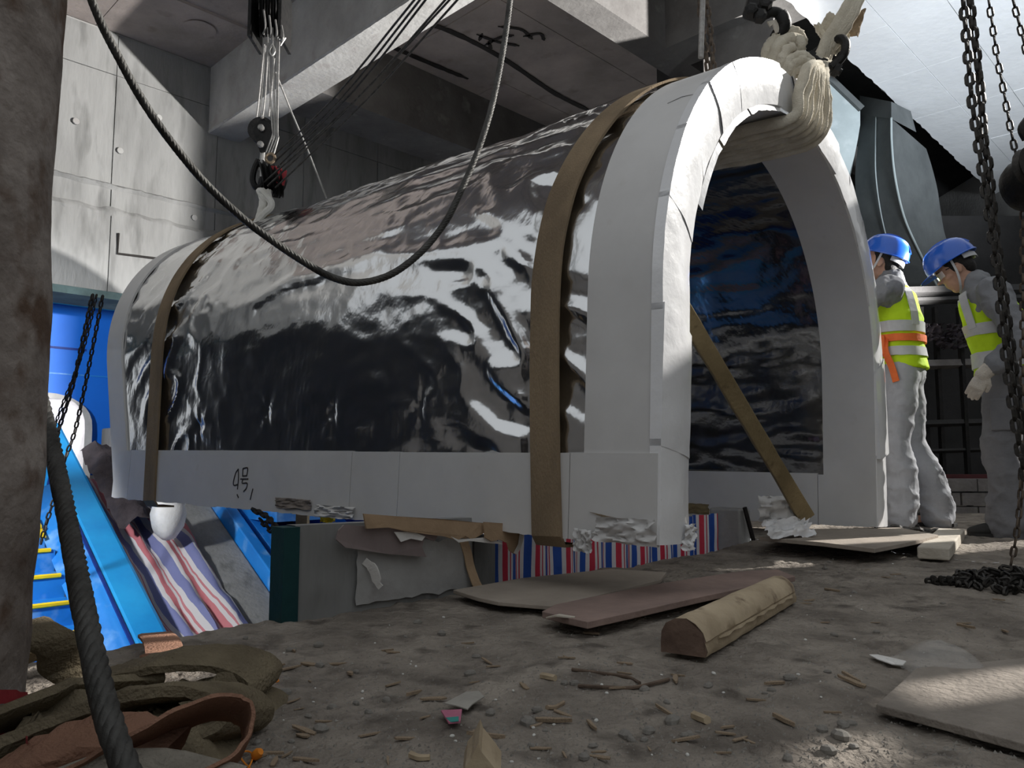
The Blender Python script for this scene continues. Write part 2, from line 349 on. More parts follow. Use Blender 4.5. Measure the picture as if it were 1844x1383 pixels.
# concrete column with stamped diamonds
cm = thing('wall_column', None, None, G(2.75, 5.9, 0), kind='structure')
obj('shaft', MB().gbox(2.55, 3.1, 5.47, 6.05, 0, 3.9), M_dimmed, cm)
def ink(parent, strokes, o, ux, uy, s, w_, m, nrm, name='pen_stroke'):
    mb = MB()
    for st in strokes:
        P = [o + ux * (x * s) + uy * (y * s) for x, y in st]
        if len(P) > 2: P = catmull(P, 4)
        mb.ribbon(P, w_, .0015, nrm)
    return obj(name, mb, m, parent)
for b, z in ((5.62, 3.32), (5.98, 3.42)):
    ink(cm, [[(0, -1), (1, 0)], [(1, 0), (0, 1)], [(0, 1), (-1, 0)], [(-1, 0), (0, -1)], [(-.25, -.4), (-.25, .45)], [(-.25, .45), (.3, .25), (-.2, 0)], [(-.2, 0), (.3, -.4)]],
        G(2.546, b, z), BX, Vector((0, 0, 1)), .11, .014, M_ink, -AX, 'stamp_mark')
# pale slab at upper right, in form panels, broken edge
ws = thing('ceiling_slab', None, None, G(1.7, 8, 3.9), kind='structure')
obj('slab', MB().gbox(1.0, 2.37, 5.0, 15, 3.905, 4.25), M_dimmed, ws)
ae = [1.0, 1.55, 1.99, 2.42]; be = [5.0, 5.2, 6.3, 7.25, 8.3, 9.39, 10.5, 11.6, 13, 15]
for a0, a1 in zip(ae, ae[1:]):
    for b0, b1 in zip(be, be[1:]):
        mb = MB(); dz = random.uniform(-.002, .002); n = 24 if a1 > 2.4 else 1
        top = [G(a0 + .002, b0 + .002, 3.9 + dz)] + [G(a1 - .002 + (.03 * fbm((b0 + (b1 - b0) * k / n) * 7, 3.3) if n > 1 else 0), b0 + .002 + (b1 - b0 - .004) * k / n, 3.9 + dz) for k in range(n + 1)] + [G(a0 + .002, b1 - .002, 3.9 + dz)]
        mb.prism(top, (0, 0, .05)); obj('soffit_panel', mb, M_white_slab, ws)
mb = MB(); rows = []
for i in range(120):
    b = 5.2 + 6 * i / 119; n = fbm(b * 4, 1.3); n2 = fbm(b * 13, 4.3)
    rows.append([G(2.40, b, 3.92), G(2.44 + .05 * n2, b, 3.95), G(2.43 + .08 * n, b, 4.05 + .05 * n2), G(2.38, b, 4.2)])
mb.grid(rows); obj('broken_edge', mb, M_conc2, ws)

# unseen sun blocker added right of the frame; gaps shaped to place sun patches
XR = 6.3
wr = thing('sun_blocker', None, None, (XR, 2, 0), kind='structure')
def rw(y0, y1, z0, z1): obj('block', MB().box((XR + .02, (y0 + y1) / 2, (z0 + z1) / 2), (.04, y1 - y0, z1 - z0)), M_conc2, wr)
def sunhit(x, y, z): t = (XR - x) / SUN.x; return (y + SUN.y * t, z + SUN.z * t)
n0 = sunhit(.5, 2.35, .75); n1 = sunhit(1.35, 3.4, 1.75); f0 = sunhit(2.0, 4.25, .0); p0 = sunhit(.66, 1.34, 0); p1 = sunhit(1.15, 1.60, 0)
yN, yF = n0[0] - .25, sunhit(1.5, 3.45, 0)[0]
rw(-6, p0[0] - .10, 0, 6.5); rw(p0[0] - .10, p0[0] + .03, 0, p0[1] + .05); rw(p0[0] - .10, p0[0] + .03, p0[1] + .17, 6.5)
rw(p0[0] + .03, p0[0] + .17, 0, p1[1] - .05); rw(p0[0] + .03, p0[0] + .17, p0[1], 6.5); rw(p0[0] + .17, yN, 0, 6.5)
rw(yN, n1[0] - .25, 0, n0[1]); rw(n1[0] - .25, yF, 0, n1[1] - .25); rw(yF, 6.55, 0, f0[1] - .35); rw(6.55, 12, 0, 5.25); rw(yF, 5.78, 3.55, n1[1] - .25)
# dark wall behind the workers
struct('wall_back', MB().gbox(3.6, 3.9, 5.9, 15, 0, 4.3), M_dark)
# unseen dark walls added left and behind, to darken reflections in the film
struct('added_wall_left', MB().gbox(.2, 9.4, -1.2, -.9, -2.5, 2.3), M_dark)
struct('added_wall_behind', MB().gbox(-6.3, -6, -5, 6, 0, 2.6), M_dark)
# pit under the vault
struct('floor_pit', MB().gbox(EDGE, 10, -2, 4.2, -2.4, -2.2), M_dark)

# ================================================================== THE PIT: hoarding, moving stairs, tarps
AH = 9.5
hw_ = thing('wall_hoarding', None, None, G(AH, 3, 0), kind='structure')
bc, hwid, zs_, zt = 2.43, .47, .78, 1.17
mb = MB(); n = 16
arch = [(bc + hwid * math.cos(math.pi * k / n), zs_ + (zt - zs_) * math.sin(math.pi * k / n) ** .8) for k in range(n + 1)]
outl = [(bc + hwid, -1.0)] + arch + [(bc - hwid, -1.0)]
L_ = [(b, z) for b, z in outl]
vs_ = [G(AH, b, z) for b, z in L_]
rim = [(5.0, -1.0), (5.0, 0.6)] + [(5.0 + (-5.0) * k / (n - 2), 2.6) for k in range(n - 1)] + [(0.0, .6), (0.0, -1.0)]
rim = rim[:len(L_) - 1] + [(0.0, -1.0)]
mb.grid([vs_, [G(AH, b, z) for b, z in rim]])
mb.grid([[G(AH, b, z) for b, z in rim], [G(AH + .08, b, z) for b, z in rim]])
obj('blue_panel', mb, M_bluewall, hw_)
obj('panel_crease', MB().gbox(AH - .012, AH, 0, 5, 2.16, 2.175), M_blue2, hw_)
obj('panel_crease', MB().gbox(AH - .006, AH, 0, 5, 1.385, 1.40), M_blue, hw_)
obj('slot', MB().gbox(AH - .010, AH, 2.2, 2.83, 1.665, 1.69), M_bluedk, hw_)
mb = MB()
inner = [(bc + (b - bc) * .84, min(z, zt - .06) if z > .2 else z) for b, z in L_]
mb.grid([[G(AH - .12, b, z) for b, z in L_], [G(AH - .12, b, z) for b, z in inner], [G(AH + .35, b, z) for b, z in inner], [G(AH + .35, b, z) for b, z in L_], [G(AH - .12, b, z) for b, z in L_]])
obj('arch_frame', mb, M_greyp, hw_, smooth=40)
obj('tunnel_lining', MB().gbox(AH + 1.2, AH + 1.25, 1.2, 3.6, -.6, 1.6), M_whitep, hw_)
lamp('tunnel_lamp', G(AH + .8, 2.35, .9), 45, .08, (1, .97, 1))
spot('stairwell_fill', G(6.3, .5, 1.75), G(8.9, 2.6, .9), 230, 75, .12, (.97, .99, 1))  # both stairwell spots are added fill to brighten hoarding and blue stairs
spot('stairwell_fill', G(5.0, -.1, 1.1), G(5.9, 1.7, -.7), 230, 66, .12, (.97, .99, 1))
one('concrete_block', MB().gbox(9.0, 9.4, 3.0, 3.9, .28, .80), M_conc, 'pale concrete block with blue overspray below the blue hoarding', 'block', bevel=.02)
one('dark_plinth', MB().gbox(8.7, 9.4, 2.9, 3.9, -1, .28), M_dark, 'dark plinth under the pale concrete block', 'plinth')

def crumple_mesh(c, w_, h_, seed):
    return MB().grid([[c + Vector((w_ * (i / 10 - .5), .04 * fbm(i * .4, j * .4, seed), h_ * (j / 6 - .5) + .03 * fbm(i * .5, j * .3, seed + 2))) for i in range(11)] for j in range(7)])
# inclined frame: e runs up the slope away from the camera, s across, h above the slope
S30 = math.radians(29.6)
EV = AX * math.cos(S30) + Vector((0, 0, math.sin(S30))); HV = BX.cross(EV).normalized() * -1
if HV.z < 0: HV = -HV
P1 = at(310, 1150, 5.2)
def SL(e, s, h): return P1 + EV * e + BX * s + HV * h
def slbox(mb, e0, e1, s0, s1, h0, h1):
    vs = [SL(e, s, h) for e in (e0, e1) for s in (s0, s1) for h in (h0, h1)]
    return mb.add(vs, [(0, 1, 3, 2), (4, 6, 7, 5), (0, 4, 5, 1), (2, 3, 7, 6), (0, 2, 6, 4), (1, 5, 7, 3)])
es = thing('moving_stairs', 'moving stairs under blue protective film with yellow taped step edges, left', 'escalator', SL(0, -.8, -.6))
obj('balustrade', slbox(MB(), -2.6, 3.05, -.235, 0, -.9, 0), M_blue2, es, bevel=.03)
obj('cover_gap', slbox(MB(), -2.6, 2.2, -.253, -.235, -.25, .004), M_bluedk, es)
obj('film_skirt', MB().grid([[SL(-2.6 + 4.6 * i / 40, -.25 - .19 * j / 12, -.01 - .12 * (j / 12) ** 1.5 + .015 * fbm(i * .3, j * .5)) for j in range(13)] for i in range(41)]), M_blue, es, smooth=60)
for k in range(15):
    e = -2.5 + k * .3
    mb = MB(); p = [SL(e, -.42, -.20), SL(e, -1.6, -.20)]
    ru = Vector((0, 0, .15)); fw = AX * .26
    mb.add([p[0], p[1], p[1] + ru, p[0] + ru, p[1] + ru + fw, p[0] + ru + fw], [(0, 1, 2, 3), (3, 2, 4, 5)])
    st = obj('step', mb, M_blue, es)
    q0, q1 = p[0] + ru + BX * -.03, p[1] + ru + BX * .02
    obj('yellow_edge', MB().tube([q0, q1], .016, 6), M_yellow, st)
    if k in (5, 6, 9, 11): obj('clear_tape', MB().box((q0 * .6 + q1 * .4) - AX * .01, (.07, .07, .06), Matrix.Rotation(TH, 3, 'Z')), M_paper, st)
for s in (-.46, -.62):
    for k in range(5):
        e = 1.35 + k * .33
        obj('yellow_tape', MB().ribbon([SL(e, s, -.08), SL(e + .24, s, -.08), SL(e + .26, s - .1 * (k % 2), -.08)], .04, .004, HV), M_yellow, es)
obj('far_skirt', slbox(MB(), -2.6, 3.2, -1.9, -1.62, -.9, -.0), M_blue, es)

e2 = thing('moving_stairs', 'moving stairs in navy and blue behind the end of the concrete curb', 'escalator', SL(0, 1.3, -.6))
s2 = .865
obj('balustrade', slbox(MB(), -2.6, 3.0, s2, s2 + .10, -.9, .10), M_blue, e2, bevel=.01)
obj('groove', slbox(MB(), -2.6, 3.0, s2 + .10, s2 + .17, -.9, .02), M_bluedk, e2)
obj('balustrade', slbox(MB(), -2.6, 3.0, s2 + .17, s2 + .36, -.9, .06), M_blue, e2, bevel=.01)
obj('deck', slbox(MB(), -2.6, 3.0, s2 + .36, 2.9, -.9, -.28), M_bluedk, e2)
obj('balustrade', slbox(MB(), -2.6, 3.0, 1.75, 1.95, -.28, .05), M_blue, e2, bevel=.01)
obj('cover_sheet', MB().gbox(5.8, 7.4, 3.2, 5.6, -.05, .05), M_blue, e2)
# concrete stringer wall between the two
one('stringer_wall', slbox(MB(), -2.6, 2.6, .52, .86, -1.2, -.02), M_conc, 'sloping bare concrete wall between the two blue moving stairs', 'wall', bevel=.015)
# tarp slumped beside the left balustrade
rows = []; vals = []
for i in range(70):
    row = []
    for j in range(22):
        e = -2.4 + 4.7 * i / 69; s = .02 + .50 * j / 21
        h = -.16 + .20 * (j / 21) ** 1.5 + .05 * math.sin(j * 1.1 + 2.2 * fbm(e * 1.5, 3)) * (.5 + fbm(e * 2, j * .1)) + .05 * fbm(e * 3, s * 8)
        row.append(SL(e, s + .03 * fbm(e * 2, s * 3, 5), h)); vals.append(s * .55 + .02 * fbm(e * 1.3, 4) + .035 * e)
    rows.append(row)
o = one('striped_tarp', MB().grid(rows), M_tarp_old, 'crumpled red white and blue tarp lying in the gap beside the left moving stairs', 'tarp', smooth=70); set_s(o, vals)
one('timber_post', MB().box(at(545, 936, 4.9), (.07, .06, .30)), M_wood, 'short wooden post standing on the blue sheet under the vault', 'post')
one('yellow_rag', crumple_mesh(at(590, 934, 5.2), .10, .05, 3.0), M_yellow, 'small yellow rag on the blue sheet under the vault', 'rag', smooth=60)
# white sack
mb = MB(); rows = []; c = at(303, 925, 6.0)
for i in range(13):
    t = math.pi * i / 12
    rows.append([c + Vector((.13 * math.sin(t) * math.cos(k * .449) * (1 + .3 * fbm(i * .6, k * .8)), .12 * math.sin(t) * math.sin(k * .449), .20 * -math.cos(t) * (1 + .15 * fbm(i * .9, k * .5, 4)))) for k in range(14)])
one('white_sack', MB().grid(rows, True), M_paper, 'white plastic sack on the striped tarp under the vault', 'sack', smooth=True)
# dark rubbish heap left of the tarp
mb = MB(); rows = []
for i in range(26):
    rows.append([SL(1.25 + 1.2 * i / 25, .02 + .30 * j / 9, .02 + .10 * fbm(i * .35, j * .5, 2) + .10 * math.sin(math.pi * j / 9)) for j in range(10)])
one('dark_rag', MB().grid(rows), M_debris, 'dark crumpled plastic sheet beside the left balustrade below the vault corner', 'sheet', smooth=60)

# ================================================================== curb and barrier on the floor edge
cb = thing('concrete_curb', 'low weathered concrete curb wall with a teal painted end on the floor edge', 'curb', G(EDGE + .1, 1.5, -.02))
rows = []
zt_ = lambda b: .265 - .02 * (b - 1.14)
mbc = MB(); NB = 40; NZ = 10
for j in range(NZ + 1):
    rows.append([G(EDGE - .03 + .010 * fbm(b * 7, j * .6) + .006 * fbm(b * 25, j * 2.1), b, -.05 + (zt_(b) + .05) * j / NZ) for b in [1.16 + .68 * i / NB for i in range(NB + 1)]])
mbc.grid(rows); mbc.grid([rows[-1], [G(EDGE + .02, b, zt_(b)) for b in [1.16 + .68 * i / NB for i in range(NB + 1)]]])
mbc.gbox(EDGE + .0, EDGE + .02, 1.16, 1.84, -.5, .23)
obj('curb_body', mbc, M_conc, cb, smooth=50)
obj('teal_end', MB().gbox(EDGE - .05, EDGE + .02, 1.115, 1.165, -.3, .262), M_teal, cb)
obj('mortar_patch', MB().grid([[G(EDGE - .045 + .008 * fbm(i * .5, j * .7, 3), 1.36 + .46 * i / 20 + .02 * fbm(j * .8, i * .2, 8), .02 + .17 * j / 8 + .03 * fbm(i * .4, 7)) for i in range(21)] for j in range(9)]), M_conc2, cb, smooth=60)
rows = [at(656, 1010, 2.37), at(672, 1025, 2.37), at(680, 1050, 2.37), at(686, 1058, 2.37)]
one('paper_strip', MB().ribbon(catmull(rows, 4) + [], [.022] * 3 + [.030] * 5 + [.018] * 5, .004, (-.4, -1, .1)), M_paper, 'torn strip of white paper stuck to the concrete curb', 'paper')
c2 = thing('curb_block', 'pale concrete curb block with a vertical joint left of the striped tarp', 'curb', G(EDGE + .2, 1.95, -.1))
for b0, b1 in ((1.86, 1.985), (1.99, 2.10)):
    obj('block', MB().gbox(EDGE + .12, EDGE + .3, b0, b1, -.3, .165), M_conc, c2, bevel=.004)
one('black_hose', MB().tube(catmull([G(EDGE + .1, 1.86, .17), G(EDGE + .09, 1.90, .10), G(EDGE + .08, 1.945, .0), G(EDGE + .02, 1.97, .0)], 6), .008, 6), M_tar, 'thin black rod leaning on the pale curb block', 'rod')
mb = MB(); mb.ribbon(catmull([G(EDGE - .04, 1.775, .21), G(EDGE - .05, 1.80, .14), G(EDGE - .06, 1.81, .08), G(EDGE - .09, 1.83, .01), G(EDGE - .13, 1.88, .012)], 6), .035, .004, -AX)
one('cardboard_strip', mb, M_card, 'bent strip of brown cardboard drooping over the curb end', 'cardboard')
# striped tarp fence
def tarp(b0, b1, a, z0, z1, label, seed, amp=.022):
    nb, nz = 220, 14; rows = []; vals = []; sacc = [0]
    pa = [a + amp * math.sin(b * 34 + 2 * fbm(b * 5, seed)) + .6 * amp * fbm(b * 22, seed + 2) for b in [b0 + (b1 - b0) * i / nb for i in range(nb + 1)]]
    for i in range(nb): sacc.append(sacc[-1] + math.hypot((b1 - b0) / nb, pa[i + 1] - pa[i]) * (.8 + .5 * abs(fbm(i * .07, seed + 4))))
    for j in range(nz + 1):
        t = j / nz
        for i in range(nb + 1): vals.append(sacc[i] + .02 * t * fbm(i * .06, seed))
        rows.append([G(pa[i] + .03 * (1 - t) * fbm(i * .05, t * 2, seed), b0 + (b1 - b0) * i / nb + .02 * t * fbm(i * .05, 3, seed), z0 + (z1 - z0) * t + .01 * fbm(i * .09, 5, seed) * t) for i in range(nb + 1)])
    o = one('tarp_fence', MB().grid(rows), M_tarp, label, 'tarp', smooth=70); set_s(o, vals)
tarp(2.10, 3.78, EDGE + .13, -.25, .165, 'red white and blue striped tarp fence along the floor edge under the vault', 1)
one('edge_post', MB().gbox(EDGE + .02, EDGE + .2, 3.80, 3.92, -.2, .19), M_conc2, 'short grey concrete post at the right end of the tarp fence', 'post', bevel=.01)
one('leaning_rod', MB().tube([G(EDGE + .0, 3.82, .2), G(EDGE - .02, 3.87, .02)], .012, 6), M_tar, 'dark iron rod leaning on the short grey post', 'rod')

# ================================================================== THE VAULT
VT, VROLL = .8813, .043
VW, VHS, VRISE, VTHK, VL0, VLK = 2.5087, .7956, 1.1714, .1725, 3.58, .34
VO = Vector((1.2264, 3.2882, .1464))
vA = Vector((-math.sin(VT), math.cos(VT), .0092)).normalized(); vB0 = Vector((math.cos(VT), math.sin(VT), 0)); vU0 = vB0.cross(vA)
vB = vB0 * math.cos(VROLL) - vU0 * math.sin(VROLL); vU = vU0 * math.cos(VROLL) + vB0 * math.sin(VROLL)
def V(u, v, a): return VO + vB * u + vU * v + vA * a
def VL(v): return VL0 + VLK * v
def vprof(off, n=150):
    hw = VW / 2 - off; r = VRISE - off; out = []
    raw = [(-hw, VHS * k / 30) for k in range(30)]
    raw += [(-hw * math.cos(math.pi * k / 120), VHS + r * math.sin(math.pi * k / 120)) for k in range(121)]
    raw += [(hw, VHS * (1 - k / 30)) for k in range(1, 31)]
    d = [0]
    for p, q in zip(raw, raw[1:]): d.append(d[-1] + math.hypot(q[0] - p[0], q[1] - p[1]))
    j = 0
    for i in range(n + 1):
        s = d[-1] * i / n
        while j < len(d) - 2 and d[j + 1] < s: j += 1
        t = (s - d[j]) / max(1e-9, d[j + 1] - d[j]); t = min(1, max(0, t))
        out.append((raw[j][0] * (1 - t) + raw[j + 1][0] * t, raw[j][1] * (1 - t) + raw[j + 1][1] * t, s))
    return out
def vnorm(u, v):
    if v <= VHS: return (-1 if u < 0 else 1, 0)
    x, y = u / (VW / 2) ** 2, (v - VHS) / VRISE ** 2; l = math.hypot(x, y) or 1; return (x / l, y / l)

def film_mat():
    m = bpy.data.materials.new('silver_film'); m.use_nodes = True; nt = m.node_tree; N = nt.nodes; L = nt.links; b = N['Principled BSDF']
    b.inputs['Base Color'].default_value = (.66, .665, .67, 1); b.inputs['Metallic'].default_value = 1; b.inputs['Roughness'].default_value = .16
    b.inputs['Coat Weight'].default_value = .3; b.inputs['Coat Roughness'].default_value = .08
    tc = N.new('ShaderNodeTexCoord'); mp = N.new('ShaderNodeMapping'); mp.inputs['Scale'].default_value = (1, 1.5, 1.2); L.new(tc.outputs['Object'], mp.inputs[0])
    n1 = N.new('ShaderNodeTexNoise'); n1.inputs['Scale'].default_value = 9; n1.inputs['Detail'].default_value = 3; L.new(mp.outputs[0], n1.inputs['Vector'])
    mp2 = N.new('ShaderNodeMapping'); mp2.inputs['Scale'].default_value = (16, 46, 13); L.new(tc.outputs['Object'], mp2.inputs[0])
    vo = N.new('ShaderNodeTexVoronoi'); vo.inputs['Randomness'].default_value = .55; vo.inputs['Scale'].default_value = 1.0; L.new(mp2.outputs[0], vo.inputs['Vector'])
    n3 = N.new('ShaderNodeTexNoise'); n3.inputs['Scale'].default_value = 1.7; L.new(tc.outputs['Object'], n3.inputs['Vector'])
    rp = N.new('ShaderNodeMapRange'); rp.inputs[1].default_value = .42; rp.inputs[2].default_value = .62; L.new(n3.outputs[0], rp.inputs[0])
    mu = N.new('ShaderNodeMath'); mu.operation = 'MULTIPLY'; L.new(vo.outputs['Distance'], mu.inputs[0]); L.new(rp.outputs[0], mu.inputs[1])
    b1 = N.new('ShaderNodeBump'); b1.inputs['Strength'].default_value = .13; b1.inputs['Distance'].default_value = .02; L.new(n1.outputs[0], b1.inputs['Height'])
    b2 = N.new('ShaderNodeBump'); b2.inputs['Strength'].default_value = .14; b2.inputs['Distance'].default_value = .006; L.new(mu.outputs[0], b2.inputs['Height']); L.new(b1.outputs[0], b2.inputs['Normal'])
    L.new(b2.outputs[0], b.inputs['Normal']); L.new(b2.outputs[0], b.inputs['Coat Normal'])
    return m
M_film = film_mat()
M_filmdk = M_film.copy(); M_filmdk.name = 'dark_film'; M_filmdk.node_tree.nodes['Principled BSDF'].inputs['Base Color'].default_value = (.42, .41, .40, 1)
M_board = mat('white_board', (.66, .65, .64), (.585, .575, .565), 2.5, .55, bump=.12, bscale=9, c3=(.50, .47, .43), c3rng=(.68, .82), coat=.15)
M_foil = mat('white_wrap', (.86, .86, .87), (.78, .78, .79), 3, .28, bump=.45, bscale=11, dist=.012, coat=.6, spec=.5)
vault = thing('wrapped_vault', 'large arched vault section in silver film and white boards hanging from slings', 'vault section', tuple(VO))
def vobj(name, mb, m, parent=vault, smooth=False, label=None): return obj(name, mb, m, parent, smooth, label=label)

def rid(x): return (1 - min(1, abs(x) * 2.2)) ** 3
def wr(a, q, v):
    d = .010 * fbm(a * 1.7, q * 1.5, 2) + .006 * fbm(a * 5, q * 3.2, 8)
    d += .016 * rid(fbm(a * .8 + .3 * q, q * 3.4, 14)) * (.35 + max(0, fbm(a * .9, q * .9, 31) * 2))
    front = math.exp(-((a - .42) / .42) ** 2)
    d += (.3 + .7 * max(0, min(1, (v - .8) / .3))) * (.007 * rid(fbm(a * 1.6 + q * .5, q * 4.6, 41)) - .002 + .003 * rid(fbm(a * 3.4 - q * 1.5, q * 3.0, 51)))
    d -= .006 * front
    d += front * .044 * rid(noise.noise(Vector((a * 2.6 + 1.0 * q, q * 6.0 - a * 3.2, 3)))) + front * .010 * fbm(a * 9, q * 16, 4)
    back = math.exp(-((a - 3.25) / .4) ** 2) * (1 if v < 1.2 else .5)
    d += back * .024 * rid(noise.noise(Vector((a * 3.2 - q * 1.2, q * 4.0 + a * 3, 13))))
    # slack pockets: hanging folds fanning out of pins along the side
    for pa, pv in ((1.05, .45), (1.6, .44), (2.1, .46), (2.7, .40)):
        rr = math.hypot((a - pa), (v - pv) * 1.1)
        if q < 2 and rr < .45: d += -.010 * math.exp(-(rr / .03) ** 2) + .0035 * math.exp(-(rr / .10) ** 2) * math.cos(math.atan2(v - pv, a - pa) * 5)
    if q < 2.3:
        sag = 1.02 + .10 * math.cos((a - 1.6) * 2.1) + .05 * fbm(a * 2, 3, 3)
        d += .020 * math.exp(-((v - sag) / .045) ** 2) * max(0, min(1, (a - .5) * 3)) * max(0, min(1, (2.6 - a) * 2))
        d += .006 * math.exp(-((v - (1.55 + .02 * math.sin(a * 2))) / .02) ** 2)
    return d
def film_surface(off, a0f, a1f, sgn, na, nq, amp=1.0, jitter=0):
    P = vprof(off, nq); rows = []
    for i in range(na + 1):
        row = []
        for u, v, q in P:
            a0, a1 = a0f(v), a1f(v); a = a0 + (a1 - a0) * i / na
            nu, nv = vnorm(u, v); edge = min(1, i / 4, (na - i) / 4)
            d = wr(a + jitter, q + jitter, v) * amp - .006
            cap = .007 if (sgn > 0 and (a < .52 or a > VL(v) - .7)) else .03
            d = (d if d < cap * .5 else cap * .5 + (d - cap * .5) * .12) * edge * (1 if sgn > 0 else -1)
            row.append(V(u + nu * d, v + nv * d, a))
        rows.append(row)
    return MB().grid(rows)
vobj('silver_film', film_surface(.014, lambda v: .22, lambda v: VL(v) - .12, 1, 230, 260), M_film, smooth=80)
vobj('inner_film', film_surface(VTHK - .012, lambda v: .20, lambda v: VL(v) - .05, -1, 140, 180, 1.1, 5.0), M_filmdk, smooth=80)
vobj('end_light_stop', MB().grid([[V(u*(1-t), .05+(v-.05)*(1-t*.9), 3.45 + .05*fbm(u*3,v*3,t*3)) for t in (0,.2,.4,.6,.8,1)] for u,v,q in vprof(VTHK-.01, 60)]), M_filmdk, smooth=60)  # added sheet across the open back end, keeps blue light out of the vault
# core boards closing the shell at front, back and feet
def ring(mb, off0, off1, a0f, a1f, n=110):
    A, B = vprof(off0, n), vprof(off1, n)
    mb.grid([[V(u, v, f(v)) for u, v, q in P] for P, f in ((A, a0f), (A, a1f), (B, a1f), (B, a0f), (A, a0f))])
    for k in (0, n): mb.add([V(*A[k][:2], a0f(A[k][1])), V(*A[k][:2], a1f(A[k][1])), V(*B[k][:2], a1f(B[k][1])), V(*B[k][:2], a0f(B[k][1]))], [(0, 1, 2, 3)])
    return mb
vobj('front_band', ring(MB(), 0, .012, lambda v: 0, lambda v: .27), M_board, smooth=40)
vobj('inner_front_band', ring(MB(), VTHK - .004, VTHK + .008, lambda v: 0, lambda v: .27), M_board, smooth=40)
vobj('back_band', ring(MB(), 0, .012, lambda v: VL(v) - .20, lambda v: VL(v)), M_board, smooth=40)
vobj('end_board', ring(MB(), .005, VTHK, lambda v: VL(v) - .02, lambda v: VL(v) - .004), M_board, smooth=40)
def leg_band(name, u, th, cuts, a0, a1):
    for c0, c1 in zip(cuts, cuts[1:]):
        jz = random.uniform(-.004, .004); n = max(2, int((c1 - c0) / .02)); out = []
        lo = [V(u, -.004 + .012 * fbm(a * 8, 2.2, u) + .010 * max(0, fbm(a * 30, 7, u)), a) for a in [c0 + .0015 + (c1 - c0 - .003) * k / n for k in range(n + 1)]]
        hi = [V(u, .27 + jz, a) for a in [c0 + .0015 + (c1 - c0 - .003) * k / n for k in range(n + 1)]]
        off = vB * th; mb = MB()
        mb.grid([lo, hi, [p + off for p in hi], [p + off for p in lo], lo])
        mb.add([lo[0], hi[0], hi[0] + off, lo[0] + off, lo[-1], hi[-1], hi[-1] + off, lo[-1] + off], [(0, 1, 2, 3), (4, 5, 6, 7)])
        vobj(name, mb, M_board)
leg_band('skirt_board', -VW / 2 - .006, .016, [0, .32, 1.13, 1.42, 3.40, 3.60], 0, 3.6)
leg_band('skirt_board', VW / 2 - .010, .016, [0, 1.2, 2.4, 3.6], 0, 3.6)
leg_band('inner_skirt_board', VW / 2 - VTHK - .012, .014, [0, .30, 1.6, 3.55], 0, 3.55)
leg_band('inner_skirt_board', -VW / 2 + VTHK, .014, [0, 1.6, 3.55], 0, 3.55)
for sx in (-1, 1):
    mb = MB(); a0, a1 = 0, 3.56; u0, u1 = sx * (VW / 2 - .012), sx * (VW / 2 - VTHK + .008)
    mb.add([V(u, v, a) for u in (u0, u1) for v in (.012, .03) for a in (a0, a1)], [(0, 1, 3, 2), (4, 6, 7, 5), (0, 4, 5, 1), (2, 3, 7, 6), (0, 2, 6, 4), (1, 5, 7, 3)])
    vobj('foot_board', mb, M_ply)
# wrapped front face: overlapping foil pieces
P0, P1_ = vprof(-.004, 260), vprof(VTHK + .004, 260)
cuts = [0, 14, 34, 52, 66, 80, 92, 103, 114, 124, 133, 143, 153, 164, 178, 196, 216, 240, 260]
for ci, (c0, c1) in enumerate(zip(cuts, cuts[1:])):
    rows = []; ext = 1 if c1 < 260 else 0; base = random.uniform(-.004, .004); tilt = random.uniform(-.004, .012)
    for i in range(c0, c1 + 1 + ext):
        k = min(i, 260); row = []
        for j in range(9):
            t = j / 8; u = P0[k][0] * (1 - t) + P1_[k][0] * t; v = P0[k][1] * (1 - t) + P1_[k][1] * t
            bow = .010 * math.sin(math.pi * t); w_ = .007 * fbm(i * .11, t * 1.6, ci)
            row.append(V(u, v, -.006 - bow - w_ + base - tilt * (i - c0) / (c1 - c0)))
        # fold the outer lip a little round the corner
        rows.append([V(P0[k][0], P0[k][1], .03)] + row + [V(P1_[k][0], P1_[k][1], .03)])
    vobj('foil_panel', MB().grid(rows), M_foil, smooth=60)
# loose folds of wrap on the inner lip
for k in (60, 78, 96, 112):
    q = P1_[k]; mb = MB(); rows = []
    for i in range(12):
        kk = k + i * 1.6; pq = P1_[int(kk)]
        rows.append([V(pq[0], pq[1], -.008 - .01 * j / 4 + .0) + vU * (-.022 * j / 4 * (1 + .6 * fbm(i * .5, j, k))) + vB * (.012 * j / 4) for j in range(5)])
    vobj('wrap_fold', MB().grid(rows), M_foil, smooth=60)
# scuffs on the boards
for (px, py, dx, dy) in ((1250, 215, .10, .02), (1100, 890, .14, -.03)):
    a = .14 + (1110 - px) * .001; pr = [p for p in vprof(-.0015, 300) if p[0] < 0]
    q = min(pr, key=lambda p: abs((V(p[0], p[1], .12) - E0).normalized().dot(ray(px, py).normalized()) - 1))
    mb = MB(); n_ = vB * vnorm(q[0], q[1])[0] + vU * vnorm(q[0], q[1])[1]; tt = vU * vnorm(q[0], q[1])[0] * -1 + vB * vnorm(q[0], q[1])[1]
    c = V(q[0], q[1], .13)
    mb.ribbon([c, c - vA * dx * .5 + tt * dy, c - vA * dx + tt * dy * .4], [.0015, .003, .001], .001, n_)
    vobj('scuff_mark', mb, M_ink)
